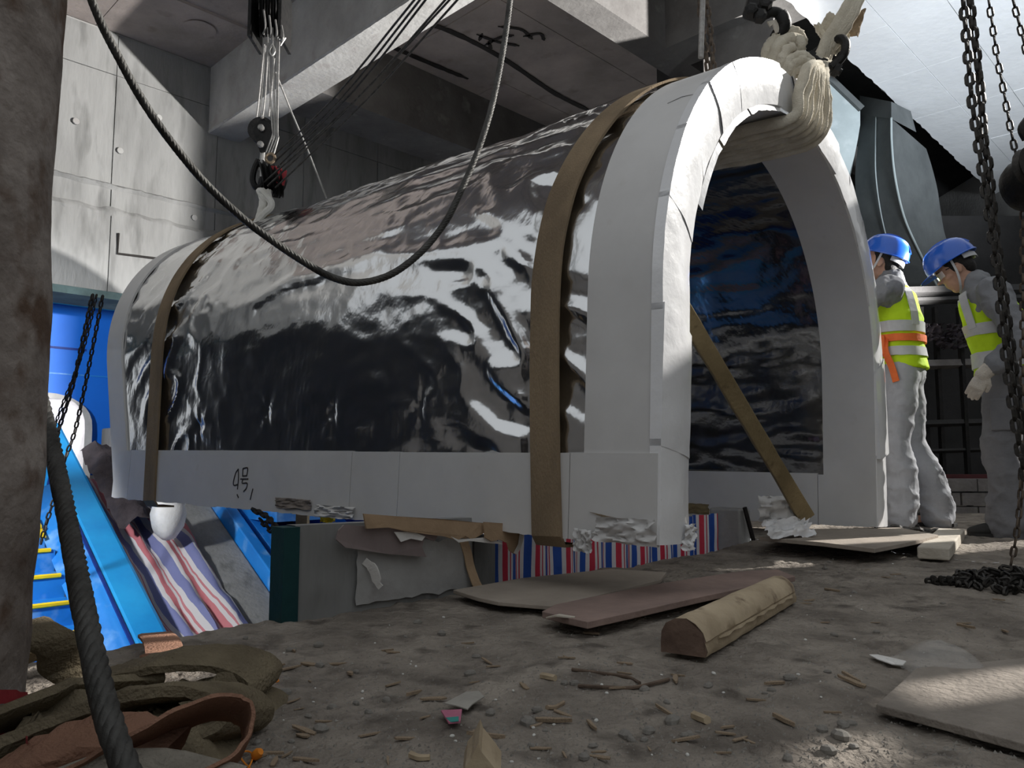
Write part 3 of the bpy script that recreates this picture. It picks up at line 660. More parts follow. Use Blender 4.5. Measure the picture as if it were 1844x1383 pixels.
# pen marks: the handwritten number
ink(vault, [[(.05, .95), (-.15, .75), (-.28, .35), (-.2, .2), (.1, .25)], [(.05, .95), (.12, .5), (.1, .02)],
            [(.42, .98), (.45, .62)], [(.42, .98), (.80, 1.0), (.78, .66)], [(.45, .64), (.8, .66)],
            [(.28, .5), (.92, .52)], [(.5, .5), (.45, .32), (.85, .33), (.82, .1), (.62, -.05)], [(.1, -.2), (.25, -.35)], [(1.35, .1), (1.2, -.4)]],
    V(-VW / 2 - .0075, .085, 2.27), -vA, vU, .105, .006, M_ink, -vB, 'handwriting')
# torn paper and foam round the bottom corners
def crumple(name, c, ux, uy, w_, h_, m, parent, seed, amp=.03, nu=16, nv=12, curl=0):
    rows = []; n_ = ux.cross(uy).normalized()
    for j in range(nv + 1):
        row = []
        for i in range(nu + 1):
            s, t = i / nu - .5, j / nv - .5
            k = 1 + .25 * fbm(s * 6 + seed, t * 5, seed) * (1 if min(i, nu - i, j, nv - j) < 2 else 0)
            row.append(Vector(c) + ux * (s * w_ * k) + uy * (t * h_ * k) + n_ * (amp * fbm(s * 4 + seed, t * 4, seed) * 2 + amp * .8 * rid(fbm(s * 7, t * 7, seed + 3)) + curl * (s * s * 4)))
        rows.append(row)
    mb = MB().grid(rows)
    return obj(name, mb, m, parent, smooth=70) if parent is not None else (mb)
crumple('torn_wrap', V(-VW / 2 - .025, .035, .10), -vA, vU, .20, .075, M_board, vault, 2.3, .018)
crumple('torn_wrap', V(-VW / 2 - .02, -.005, .25), -vA, vU, .07, .07, M_board, vault, 5.1, .016)
crumple('torn_wrap', V(-VW / 2 + .15, .02, -.02), vB, vU, .07, .08, M_foil, vault, 7.7, .018)
crumple('torn_wrap', V(-VW / 2 - .015, .02, 1.5), -vA, vU, .25, .05, M_board, vault, 9.7, .012)
crumple('foam_patch', V(-VW / 2 - .010, .04, 1.80), -vA, vU, .26, .045, mat('stained_foam', (.30, .26, .23), (.2, .17, .15), 20, .9, bump=.6), vault, 3.9, .006)
mb = MB(); mb.prism([V(-VW / 2 - .010, .058, .03), V(-VW / 2 - .010, .066, .10), V(-VW / 2 - .010, .085, .24), V(-VW / 2 - .010, .05, .10), V(-VW / 2 - .010, .035, .05)], -vB * .002); vobj('tear', mb, M_strap)
crumple('dark_tear', V(VW / 2 - VTHK - .016, .045, 1.02), -vA, vU, .16, .06, M_brace, vault, 2.2, .004)
# straps round the shell
def strap(name, label, pathfn, wid, m, n=140, q0=0, q1=1):
    P = vprof(-.012, n); pts = []; nr = []
    for i in range(int(n * q0), int(n * q1) + 1):
        u, v, q = P[i]; a = pathfn(v, u); pts.append(V(u, v, a)); x = vnorm(u, v); nr.append(vB * x[0] + vU * x[1])
    pts = [V(-VW / 2 + .10, -.03, pathfn(0, -1)), V(-VW / 2 + .01, -.03, pathfn(0, -1))] + pts; nr = [-vU, (-vU - vB).normalized()] + nr
    wds = [wid * (1 + .05 * fbm(i * .2, 3)) for i in range(len(pts))]
    return one(name, MB().ribbon(pts, wds, .010, nr), m, label, 'strap', smooth=30)
strap('webbing_strap', 'wide brown webbing strap round the vault beside its front white band', lambda v, u: .40 + .035 * math.sin(v * 1.9) - .06 * max(0, v - 1.2), .118, M_strap)
strap('webbing_strap', 'narrow brown webbing strap round the far back end of the vault', lambda v, u: 3.12 + .08 * v + .10 * max(0, v - .9), .125, M_strap, q1=.62)
# diagonal brace in the mouth of the vault
b0, b1 = at(1222, 545, 2.85), at(1452, 932, 3.78); d_ = (b1 - b0).normalized(); sx = d_.cross(Vector((0, 1, 0))).normalized()
mb = MB(); mb.ribbon([b0.lerp(b1, k / 12) + sx * .004 * fbm(k * .5, 2) for k in range(13)], [.066, .068, .066, .064, .066, .068, .066, .07, .066, .068, .072, .076, .078], .035, (-.3, -1, .2))
one('brace_batten', mb, M_brace, 'olive brown wooden batten bracing the mouth of the vault diagonally', 'batten', bevel=.004)
mbx = crumple('x', at(1405, 915, 3.75), Vector((.95, .3, 0)), Vector((0, 0, 1)), .24, .12, M_board, None, 4.4, .03)
one('torn_sheet', mbx, M_board, 'crumpled white wrapping at the foot of the diagonal batten', 'wrapping', smooth=70)
mbx = crumple('x', at(1420, 952, 3.70), Vector((.95, .3, 0)), Vector((0, .6, .8)), .26, .10, M_foil, None, 8.4, .025)
one('torn_sheet', mbx, M_foil, 'crumpled clear plastic on the floor below the batten foot', 'wrapping', smooth=70)
# torn cardboard draped over the curb
def flat_piece(name, pts, m, label, cat, a=EDGE - .075, th=.006):
    P = [on_a(x, y, a + .008 * fbm(x * .02, y * .02)) for x, y in pts]
    return one(name, MB().prism(P, AX * th), m, label, cat)
flat_piece('cardboard_sheet', [(620, 945), (700, 950), (768, 955), (790, 962), (782, 975), (765, 968), (760, 985), (768, 1003), (700, 998), (622, 986), (606, 972), (610, 955)], mat('mauve_card', (.27, .22, .215), (.21, .17, .165), 6, .95), 'torn greyish mauve card hanging over the curb face', 'cardboard')
flat_piece('cardboard_sheet', [(655, 925), (720, 930), (800, 935), (872, 942), (872, 960), (850, 972), (838, 965), (824, 973), (800, 966), (770, 962), (735, 958), (700, 950), (660, 952)], M_card, 'torn brown cardboard band under the lower edge of the vault', 'cardboard', EDGE - .10)
flat_piece('cardboard_sheet', [(872, 940), (946, 945), (944, 962), (936, 970), (938, 985), (928, 998), (918, 992), (914, 978), (900, 972), (885, 975), (874, 968)], M_card, 'torn brown cardboard corner with a white paper edge beside the striped tarp', 'cardboard', EDGE - .12)
flat_piece('paper_shred', [(710, 958), (745, 958), (766, 966), (760, 974), (740, 970), (722, 976)], M_paper, 'pale torn paper shred on the mauve card', 'paper', EDGE - .09, .003)
flat_piece('paper_shred', [(812, 966), (826, 972), (850, 970), (872, 968), (892, 972), (906, 980), (880, 978), (846, 974), (826, 977)], M_paper, 'torn white paper edge along the brown cardboard', 'paper', EDGE - .108, .003)
flat_piece('paper_shred', [(938, 955), (946, 950), (942, 976), (932, 999), (926, 996), (934, 980)], M_paper, 'torn white paper fringe at the cardboard corner', 'paper', EDGE - .128, .003)

# ================================================================== ropes, slings, chains
def twisted(path, R, strands=6, pitch=None, n=6, rs=None):
    """wire rope: helical strands laid round a core"""
    pitch = pitch or R * 7; rs = rs or R * .52; mb = MB(); path = resample(path, pitch / 12)
    t = (path[1] - path[0]).normalized(); x = t.orthogonal().normalized(); fr_ = []
    for i, p in enumerate(path):
        t = (path[min(i + 1, len(path) - 1)] - path[max(0, i - 1)]).normalized(); x = (x - t * x.dot(t)).normalized(); fr_.append((p, x.copy(), t.cross(x)))
    for k in range(strands):
        pts = [p + (xx * math.cos(2 * math.pi * (i / 12 + k / strands)) + yy * math.sin(2 * math.pi * (i / 12 + k / strands))) * (R - rs) for i, (p, xx, yy) in enumerate(fr_)]
        mb.tube(pts, rs, n)
    return mb
cable = [(158, -30, 1.85), (165, 0, 1.87), (192, 62, 1.9), (250, 170, 1.95), (302, 247, 2.0), (372, 332, 2.08), (452, 405, 2.15), (545, 470, 2.22), (600, 500, 2.27), (650, 509, 2.32), (708, 492, 2.38), (760, 452, 2.43), (802, 400, 2.48), (832, 340, 2.52), (862, 268, 2.57), (886, 190, 2.62), (906, 90, 2.68), (919, 0, 2.74), (923, -40, 2.76)]
one('steel_cable', twisted(pxpath(cable, 10), .0115), M_rope_big, 'thick black wire rope hanging in a deep loop in front of the vault', 'cable', smooth=60)
fr_rope = [(62, 680, 1.64), (80, 745, 1.58), (100, 830, 1.47), (124, 950, 1.30), (148, 1080, 1.12), (172, 1200, 1.03), (200, 1310, .97), (232, 1400, .93), (262, 1500, .90)]
one('steel_cable', twisted(pxpath(fr_rope, 12), .0165), M_rope_big, 'very thick dark wire rope running down behind the rusty column to the webbing heap', 'cable', smooth=60)

# --- left tackle: upper block, lower blocks, falls
DT = 4.9
ub = thing('pulley_block', 'dark upper pulley block with bright hooks under the ceiling', 'pulley', tuple(at(488, 60, DT)))
mb = MB()
for dx in (-.055, -.018, .018, .055): mb.lathe([(.02, -.012), (.13, -.012), (.115, 0), (.13, .012), (.02, .012)], at(487, 30, DT) + Vector((dx, .0, .0)), (1, .25, 0), 22)
obj('sheaves', mb, M_steel, ub, smooth=40)
obj('cheek', MB().box(at(474, 35, DT) + Vector((-.05, 0, 0)), (.02, .24, .36)), M_steel, ub)
obj('cheek', MB().box(at(500, 35, DT) + Vector((.05, 0, 0)), (.02, .24, .36)), M_steel, ub)
obj('becket', MB().tube(catmull([at(490, 80, DT - .1), at(495, 92, DT - .1), at(490, 100, DT - .1), at(486, 92, DT - .1), at(490, 82, DT - .1)], 5), .010, 6), M_rope_l, ub, smooth=True)
for x0, y0, x1, y1 in ((475, 18, 474, 62), (485, 28, 486, 70), (496, 36, 496, 72), (507, 46, 504, 74)):
    obj('guard', MB().tube(catmull([at(x0, y0, DT - .12), at(x0 + 3, (y0 + y1) / 2 + 8, DT - .14), at(x1, y1, DT - .12)], 6), .0065, 6), M_rope_l, ub, smooth=True)
obj('pin', MB().tube([at(505, 82, DT - .12), at(514, 68, DT - .12)], .006, 6), M_rope_l, ub)
lb = thing('pulley_block', 'black triangular cheek block with bright bolts at the left tackle', 'pulley', tuple(at(470, 250, DT)))
tri = [(473, 210), (490, 228), (491, 242), (480, 272), (468, 274), (462, 258), (455, 236), (458, 226)]
obj('cheek', MB().prism([at(x, y, DT - .10) for x, y in tri], (0, .02, 0)), M_steel, lb, bevel=.004)
obj('cheek', MB().prism([at(x, y, DT + .02) for x, y in tri], (0, .02, 0)), M_steel, lb, bevel=.004)
obj('sheave', MB().lathe([(.02, -.03), (.085, -.03), (.07, 0), (.085, .03), (.02, .03)], at(472, 236, DT - .03), (0, 1, 0), 22), M_steel, lb, smooth=40)
for x, y, r in ((473, 212, .012), (472, 232, .02), (471, 262, .02)):
    obj('bolt', MB().lathe([(r, 0), (r, .03), (r * .6, .034)], at(x, y, DT - .10), (0, -1, 0), 10), M_rope_l, lb)
obj('shank', MB().tube([at(473, 274, DT - .06), at(471, 305, DT - .06)], .017, 8), M_rope_l, lb)
obj('hook', MB().tube(catmull([at(466, 288, DT - .06), at(458, 305, DT - .06), at(455, 325, DT - .06), at(462, 338, DT - .06), at(472, 330, DT - .06), at(472, 308, DT - .06)], 6), [.02] * 31, 8), M_steel, lb, smooth=True)
rb = thing('pulley_block', 'black and red four-sheave block with the diagonal ropes, left tackle', 'pulley', tuple(at(490, 320, DT)))
for k in range(4):
    c = at(474 + k * 9, 318 + k * 3, DT - .05 + k * .01)
    obj('sheave', MB().lathe([(.02, -.015), (.105, -.015), (.085, 0), (.105, .015), (.02, .015)], c, (.9, .35, .2), 22), M_steel, rb, smooth=40)
for k in range(5):
    c0 = at(474 + k * 9.5, 291 + k * 4, DT - .10); c1 = at(466 + k * 10.5, 340 + k * 4, DT - .10)
    if k < 5: obj('red_cheek', MB().ribbon([c0, c0.lerp(c1, .25), c0.lerp(c1, .55)], [.035, .028, .012], .008, (0, -1, .1)), M_red if k > 1 else M_rope_l, rb)
obj('body', MB().prism([at(x, y, DT - .06) for x, y in ((474, 300), (512, 308), (506, 328), (496, 348), (462, 342), (466, 322))], (0, .1, 0)), M_black, rb)
ey = at(487, 285, DT - .12); obj('eye', MB().tube([ey + Vector((math.cos(t) * .028, 0, math.sin(t) * .03)) for t in [k * math.pi / 8 for k in range(17)]], .010, 7), M_chip, rb, smooth=True)
obj('drop_shank', MB().tube([at(487, 343, DT - .08), at(484, 360, DT - .08)], .014, 8), M_rope_l, rb)
ORD = 'first second third fourth fifth sixth seventh eighth'.split()
def falls(label, group, segs, r=.0055, m=M_rope_l):
    for k, pts in enumerate(segs): one('hoist_rope', MB().tube(pxpath(pts, 4) if len(pts) > 2 else [at(*p) for p in pts], r, 6), m, label % ORD[k], 'rope', group, smooth=True)
falls('%s thin steel rope from the left between the two left pulley blocks', 'falls of the left tackle', [
    [(476, 80, DT), (468, 160, DT), (461, 222, DT)], [(478, 82, DT - .03), (472, 165, DT - .03), (466, 215, DT - .03)], [(482, 95, DT - .03), (478, 165, DT - .03), (473, 212, DT - .03)],
    [(494, 105, DT - .05), (490, 150, DT - .05), (484, 210, DT - .05)],
    [(482, 50, DT - .1), (485, 140, DT - .1), (490, 228, DT - .11), (491, 242, DT - .11), (479, 275, DT - .11)], [(491, 50, DT - .1), (493, 140, DT - .1), (494, 232, DT - .11), (495, 245, DT - .11), (483, 277, DT - .11)],
    [(500, 50, DT - .1), (499, 140, DT - .1), (497, 234, DT - .11), (499, 247, DT - .11), (487, 279, DT - .11)], [(503, 70, DT - .1), (501, 150, DT - .1), (500, 236, DT - .11), (501, 249, DT - .11), (492, 280, DT - .11)]])
falls('%s steel rope from the left running up diagonally from the red pulley block', 'diagonal ropes of the left tackle', [
    [(491, 282, DT - .1), (600, 178, 4.3), (750, -5, 3.6)], [(494, 292, DT - .1), (612, 180, 4.3), (760, -5, 3.6)], [(505, 296, DT - .1), (640, 160, 4.2), (770, -5, 3.6)],
    [(476, 328, DT - .12), (640, 180, 4.3), (806, -5, 3.6)], [(482, 335, DT - .12), (632, 190, 4.4), (814, -5, 3.6)], [(496, 338, DT - .12), (660, 180, 4.3), (828, -5, 3.6)]], .0058, M_rope)
one('thin_rope', MB().tube([at(496, 130, DT), at(522, 195, 5.0), at(554, 270, 5.05), at(588, 357, 5.1)], .006, 6), M_rope_l, 'single thin pale rope slanting down behind the vault from the left tackle', 'rope')
# white sling at the left tackle
sl = thing('white_sling', 'twisted white round sling on the red pulley block above the vault back', 'sling', tuple(at(470, 390, DT)))
for k in range(6):
    ph = k * 1.05; pts = []
    for i in range(20):
        t = i / 19; y = 343 + 56 * t; x = 472 + 6 * math.sin(t * 4 + .4) + (7 - 4 * t) * math.cos(ph + t * 5); pts.append(at(x, y, DT - .1 + .03 * math.sin(ph + t * 5)))
    obj('strand', MB().tube(pts, [.024 - .008 * i / 19 for i in range(20)], 7), M_slingw, sl, smooth=True)
obj('strand', MB().tube(catmull([at(478, 352, DT - .16), at(488, 364, DT - .16), at(487, 374, DT - .16), at(476, 384, DT - .15), at(464, 398, DT - .14), at(460, 408, DT - .14)], 5), .022, 7), M_slingw, sl, smooth=True)

# --- right-hand lifting gear: cream slings, shackle, hook
us = -.06
ou = lambda off, u=us: VHS + (VRISE - off) * math.sqrt(max(0, 1 - (u / (VW / 2 - off)) ** 2))
def rumple(mb, amp, f):
    mb.v = [v + Vector((rid(fbm(v.x * f, v.y * f, v.z * f * .5, 3)) - .4, fbm(v.x * f + 9, v.y * f, v.z * f * .5, 3), fbm(v.x * f, v.y * f + 5, v.z * f * .5, 3))) * amp for v in mb.v]; return mb
rs_ = thing('cream_sling', 'bundle of cream round slings round the vault crown rising to the shackle', 'sling', tuple(V(us, ou(0), 0)))
random.seed(11)
SHK = at(1478, 112, 3.55)
for k in range(8):
    du = -.15 + .042 * k + random.uniform(-.008, .008); u = us + du; r = random.uniform(.023, .031)
    inn = ou(VTHK + .02 + .008 * (k % 3), u); out_ = ou(-.02, u)
    g = random.uniform(-.01, .01)
    top = SHK + Vector((.02 * math.cos(k * 1.9), .02 * math.sin(k * 1.9), .0))
    pts = [V(u - .05, inn - .015 + g, 1.4), V(u - .03, inn - .02 + g, .9), V(u - .01, inn - .03, .45), V(u, inn - .035 + g, .12), V(u, inn - .02, -.045), V(u, (inn * .6 + out_ * .4), -.075 + g), V(u - .3 * du, out_ - .01, -.085), V(u - .3 * du, out_, -.085).lerp(top, .35) , V(u - .6 * du, out_, -.08).lerp(top, .75), top]
    obj('strand', rumple(MB().tube(catmull(pts, 7), [r] * 64, 14, flat=.6), .010, 11), M_sling, rs_, smooth=80)
# limb going up out of the picture
for k in range(5):
    o_ = k - 2
    pts = [at(1478 + 3 * o_, 112 - o_, 3.52 + .015 * o_), at(1495 + 5 * o_, 78, 3.5), at(1513 + 5 * o_, 48, 3.48), at(1532 + 4 * o_, 15, 3.46), at(1548 + 5 * o_, -30, 3.44)]
    obj('strand', rumple(MB().tube(catmull(pts, 10), .026, 14, flat=.7), .010, 12), M_sling, rs_, smooth=80)
mbx = crumple('x', at(1490, 72, 3.58), Vector((.75, .2, .6)).normalized(), Vector((-.35, .3, .9)).normalized(), .12, .20, M_sling, None, 1.4, .03, curl=.05)
o = obj('loose_cover', mbx, M_sling, rs_, smooth=70)
mbx = crumple('x', at(1540, 38, 3.56), Vector((.35, .3, .9)).normalized(), Vector((.9, .0, -.2)).normalized(), .20, .07, M_strap, None, 2.4, .012)
obj('label_flap', mbx, M_strap, rs_, smooth=70)
# knotted sling on the hook
ks = thing('knotted_sling', 'knotted cream cloth sling hanging on the dark hook over the vault crown', 'sling', tuple(at(1425, 120, 3.5)))
knot = [[(1400, 128, 3.5), (1385, 112, 3.5), (1384, 88, 3.48), (1400, 68, 3.46), (1424, 58, 3.45), (1440, 66, 3.46), (1440, 84, 3.48), (1428, 100, 3.52)],
        [(1408, 130, 3.48), (1396, 108, 3.46), (1402, 85, 3.44), (1420, 72, 3.43), (1436, 78, 3.44), (1432, 96, 3.46), (1420, 112, 3.48)],
        [(1412, 130, 3.44), (1408, 112, 3.42), (1416, 94, 3.41), (1428, 84, 3.41)],
        [(1414, 128, 3.42), (1424, 108, 3.40), (1442, 102, 3.40), (1456, 110, 3.42), (1455, 124, 3.44)],
        [(1418, 134, 3.42), (1430, 116, 3.39), (1446, 110, 3.39), (1454, 120, 3.41), (1448, 132, 3.44)],
        [(1424, 140, 3.43), (1434, 124, 3.40), (1448, 120, 3.40), (1452, 130, 3.42)],
        [(1436, 128, 3.44), (1450, 140, 3.45), (1462, 160, 3.47), (1466, 185, 3.5)]]
for i, kp in enumerate(knot): obj('strand', rumple(MB().tube(pxpath(kp, 12), [.030, .034, .026, .026, .024, .022, .026][i], 14), .011, 30), M_sling, ks, smooth=80)
sh = thing('shackle', 'dark steel bow shackle with a bolt joining the cream slings', 'shackle', tuple(SHK))
obj('bolt', MB().tube([at(1452, 98, 3.45), at(1514, 131, 3.45)], .017, 10), M_steel, sh, smooth=True)
obj('bolt_head', MB().tube([at(1500, 124, 3.45), at(1510, 129, 3.45)], .034, 6), M_steel, sh)
obj('bolt_head', MB().tube([at(1455, 100, 3.45), at(1464, 105, 3.45)], .030, 6), M_steel, sh)
obj('nut', MB().tube([at(1478, 112, 3.45), at(1486, 116, 3.45)], .026, 6), M_steel, sh)
obj('bow', MB().tube(pxpath([(1496, 122, 3.45), (1512, 108, 3.44), (1522, 92, 3.43), (1522, 76, 3.44), (1512, 70, 3.47), (1490, 80, 3.55), (1468, 96, 3.55)], 6), .021, 9), M_steel, sh, smooth=True)
hk = thing('crane_hook', 'dark steel hook on a chain block above the vault crown', 'hook', tuple(at(1400, 50, 3.45)))
obj('hook_bend', MB().tube(pxpath([(1372, 10, 3.45), (1376, 26, 3.44), (1388, 22, 3.43), (1402, 24, 3.43), (1410, 36, 3.43), (1411, 50, 3.44), (1402, 64, 3.46), (1392, 60, 3.47)], 6), [.024] * 20 + [.034] * 16 + [.024] * 7, 10), M_steel, hk, smooth=True)
obj('latch', MB().ribbon([at(1384, 44, 3.42), at(1394, 40, 3.42), at(1402, 58, 3.43)], .03, .008, (0, -1, .2)), M_plank, hk)
obj('hook_block', MB().box(at(1362, 4, 3.5), (.09, .09, .16), Matrix.Rotation(.3, 3, 'Y')), M_steel, hk, bevel=.02)
for x, y in ((1352, 24), (1368, 34), (1378, 12)): obj('nut', MB().lathe([(.03, 0), (.03, .04), (.018, .045)], at(x, y, 3.42), (-.2, -1, .1), 6), M_steel, hk)

# --- chains
def link_mesh(L, W, r, name='link'):
    mb = MB(); pts = []; h = L / 2 - W / 2
    for k in range(6): t = math.pi * k / 5; pts.append(Vector((0, math.cos(t) * (W / 2 - r), h + math.sin(t) * (W / 2 - r))))
    for k in range(6): t = math.pi + math.pi * k / 5; pts.append(Vector((0, math.cos(t) * (W / 2 - r), -h + math.sin(t) * (W / 2 - r))))
    rows = []; n = len(pts)
    for i, p in enumerate(pts):
        t = (pts[(i + 1) % n] - pts[i - 1]).normalized(); x = Vector((1, 0, 0)); y = t.cross(x)
        rows.append([p + (x * math.cos(a) + y * math.sin(a)) * r for a in [q * 2 * math.pi / 5 for q in range(5)]])
    rows.append(rows[0]); mb.grid(rows, True); return mb.mesh(name, 60)
def chain(name, label, pts, L, W, r, m, group=None, twist=.0, cat='chain'):
    path = resample(pxpath(pts, 8) if not isinstance(pts[0], Vector) else catmull(pts, 8), L - 2.05 * r)
    me = link_mesh(L, W, r); me.materials.append(m); base = min(path, key=lambda p: p.z)
    t = thing(name, label, cat, tuple(base), group)
    for i in range(len(path) - 1):
        d = (path[i + 1] - path[i]).normalized(); q = d.to_track_quat('Z', 'Y') @ Matrix.Rotation((math.pi / 2 if i % 2 else 0) + .6 + twist + .12 * fbm(i * .4, 3), 3, 'Z').to_quaternion()
        o = bpy.data.objects.new('link', me); COL.objects.link(o); o.parent = t; o.location = (path[i] + path[i + 1]) / 2 - base; o.rotation_mode = 'QUATERNION'; o.rotation_quaternion = q
    return t
D1 = 2.7
chain('lifting_chain', 'left strand of the heavy dark chain pair before the right worker', [(1732, -25, D1), (1734, 0, D1), (1742, 91, D1), (1750, 182, D1), (1760, 250, D1), (1775, 349, D1), (1786, 420, D1), (1797, 498, D1), (1809, 621, D1), (1822, 720, D1), (1835, 800, D1), (1850, 880, D1)], .058, .036, .0078, M_chain, 'heavy chain pair at right')
chain('lifting_chain', 'right strand of the heavy dark chain pair before the right worker', [(1744, -25, D1 + .06), (1747, 0, D1 + .06), (1754, 61, D1 + .06), (1765, 152, D1 + .06), (1771, 243, D1 + .05), (1781, 304, D1 + .05), (1790, 400, D1 + .05), (1803, 498, D1 + .05), (1820, 621, D1 + .05), (1833, 720, D1 + .05), (1848, 800, D1 + .05)], .058, .036, .0078, M_chain, 'heavy chain pair at right', .5)
chain('hand_chain', 'thin dark chain running down to the hoist at the right edge', [(1777, -20, 2.75), (1780, 0, 2.75), (1787, 46, 2.75), (1796, 106, 2.75), (1805, 152, 2.75), (1819, 228, 2.75), (1832, 292, 2.75)], .046, .024, .0045, M_chain)
chain('hand_chain', 'thin dark chain in the upper right corner of the picture', [(1820, -20, 2.75), (1824, 0, 2.75), (1836, 46, 2.75), (1848, 95, 2.75), (1856, 140, 2.75)], .046, .024, .0045, M_chain)
chain('hand_chain', 'thin chain hanging straight down the right edge to the chain heap', [(1842, 380, 2.85), (1842, 523, 2.85), (1842, 700, 2.85), (1840, 850, 2.85), (1833, 945, 2.86), (1824, 1000, 2.86), (1817, 1034, 2.86)], .044, .024, .0045, M_chain_r)
ch = thing('chain_hoist', 'dark round chain hoist body cut by the right edge of the picture', 'hoist', tuple(at(1850, 330, 2.8)))
obj('gear_case', MB().lathe([(.02, -.06), (.085, -.06), (.10, -.03), (.10, .03), (.085, .06), (.02, .06)], at(1856, 330, 2.8), (.3, -1, .1), 22), M_steel, ch, smooth=40)
obj('hand_wheel', MB().lathe([(.02, -.015), (.075, -.015), (.06, 0), (.075, .015), (.02, .015)], at(1858, 300, 2.7), (.3, -1, .1), 20), M_chain, ch, smooth=40)
obj('top_bracket', MB().tube(pxpath([(1850, 250, 2.8), (1842, 232, 2.8), (1852, 215, 2.8)], 5), .018, 7), M_steel, ch, smooth=True)
chain('hoist_chain', 'dark rusty chain above the vault crown, left of the hook', [(1270, -20, 4.3), (1272, 0, 4.3), (1279, 58, 4.3), (1283, 100, 4.3), (1287, 138, 4.3)], .075, .042, .009, M_chain_r)
chain('hoist_chain', 'second dark rusty chain ending at the vault crown beside the rod', [(1258, -20, 4.35), (1262, 30, 4.35), (1271, 95, 4.35), (1277, 138, 4.35)], .075, .042, .009, M_chain_r)
one('threaded_rod', MB().tube([at(1266, -20, 4.2), at(1262, 104, 4.2)], .016, 8), M_rope_l, 'bright threaded steel rod hanging beside the rusty chains', 'rod')
chain('lifting_chain', 'dark doubled chain hanging in front of the blue hoarding', [(167, 530, 5.5), (152, 600, 5.5), (132, 690, 5.5), (110, 760, 5.5), (94, 810, 5.5)], .060, .036, .008, M_chain, 'chains before the hoarding')
chain('hand_chain', 'thin pale chain beside the doubled chain before the hoarding', [(174, 530, 5.6), (158, 600, 5.6), (140, 660, 5.6), (110, 735, 5.6), (96, 775, 5.6)], .042, .026, .005, M_chain, 'chains before the hoarding')
chain('hand_chain', 'long dark chain slanting past the blue balustrade to the rusty column', [(185, 532, 5.2), (168, 620, 5.2), (150, 710, 5.2), (134, 780, 5.2), (116, 830, 5.2), (104, 880, 5.15), (84, 940, 5.1), (72, 985, 5.1)], .054, .032, .0062, M_chain, 'chains before the hoarding')
chain('floor_chain', 'heavy steel chain lying on the floor by the left worker', [at(1605, 950, 4.45), at(1640, 955, 4.42), at(1665, 957, 4.4), at(1690, 958, 4.4), at(1712, 960, 4.4)], .075, .05, .011, M_rope)
chain('slack_chain', 'rusty chain dangling under the back of the vault towards the curb', [(455, 918, 3.6), (480, 930, 3.5), (498, 952, 3.4), (512, 966, 3.35)], .05, .032, .008, M_tar, 'slack chains under the vault')
chain('slack_chain', 'lower rusty chain dangling under the back of the vault towards the curb', [(468, 935, 3.6), (488, 955, 3.5), (506, 975, 3.4), (516, 978, 3.35)], .05, .032, .006, M_tar, 'slack chains under the vault')
# chain heap
random.seed(5)
me = link_mesh(.046, .026, .006); hp = thing('chain_heap', 'heap of dark loose chain on the dirt at the right edge', 'chain', tuple(on_z(1815, 1058, 0)))
me.materials.append(M_chain)
c0 = Vector(hp.location)
for i in range(190):
    t = random.random() ** .6 * .19; an = random.uniform(0, 6.28); x, y = 1.25 * t * math.cos(an), .8 * t * math.sin(an); h = .055 * (1 - (t / .2) ** 1.3)
    o = bpy.data.objects.new('link', me); COL.objects.link(o); o.parent = hp; o.location = (x + .03, y, gz(c0.x + x, c0.y + y) + .008 + random.random() * max(.0, h)); o.rotation_euler = (random.uniform(.9, 2.2), random.uniform(-.5, .5), random.uniform(0, 6.28))
for i in range(9):
    o = bpy.data.objects.new('link', me); COL.objects.link(o); o.parent = hp; o.location = (-.20 - .012 * i + .03, -.02 + .004 * i, .014 + gz(c0.x - .2, c0.y)); o.rotation_euler = (math.pi / 2 + (i % 2) * 1.2, 0, math.pi / 2)

# ================================================================== FOREGROUND AND FLOOR THINGS
# column at the left edge, close to the camera
CC = Vector((-.98, 1.22)); edge = [(124, -60), (122, 0), (112, 120), (103, 240), (96, 320), (93, 420), (95, 560), (88, 700), (82, 770), (82, 850), (73, 960), (61, 1050), (58, 1130), (46, 1240), (42, 1330), (38, 1400), (34, 1480)]
prof = []
for x, y in edge:
    p = at(x, y, 1.12); d = Vector((p.x, p.y)).normalized(); r = abs(CC.x * d.y - CC.y * d.x); t = CC.dot(d); z = EYE + (p.z - EYE) * (t * d.y) / p.y
    prof.append((z, r))
def col_r(z):
    pr = sorted(prof)
    if z <= pr[0][0]: return pr[0][1]
    for (z0, r0), (z1, r1) in zip(pr, pr[1:]):
        if z <= z1: return r0 + (r1 - r0) * (z - z0) / (z1 - z0)
    return pr[-1][1]
rows = []
for i in range(121):
    z = -.05 + 2.2 * i / 120; r = col_r(z)
    rows.append([Vector((CC.x + (r + .006 * fbm(k * .5, z * 6, 3)) * math.cos(k * 2 * math.pi / 40), CC.y + (r + .006 * fbm(k * .5, z * 6, 3)) * math.sin(k * 2 * math.pi / 40), z)) for k in range(40)])
cl = thing('site_column', 'rough rust-stained column close to the camera at the left edge', 'column', (CC.x, CC.y, 0))
obj('shaft', MB().grid(rows, True), M_rustcol, cl, smooth=60)
def col_hit(x, y, lift=.006):
    r_ = ray(x, y); best = None
    for k in range(400):
        d = .3 + k * .003; p = E0 + r_ * d
        if (Vector((p.x, p.y)) - CC).length <= col_r(p.z) + lift: return p
    return E0 + r_ * .9
rows = [[col_hit(-30 + 80 * i / 12, 1336 - 94 * j / 10 + (4 if i > 9 else 0)) for i in range(13)] for j in range(11)]
mk = obj('red_mark', MB().grid(rows), M_red, cl, smooth=True)
mb = MB(); cen = col_hit(6, 1287, .010); ringp = [col_hit(6 + 24 * math.cos(t), 1287 + 20 * math.sin(t), .010) for t in [k * math.pi / 12 for k in range(24)]]
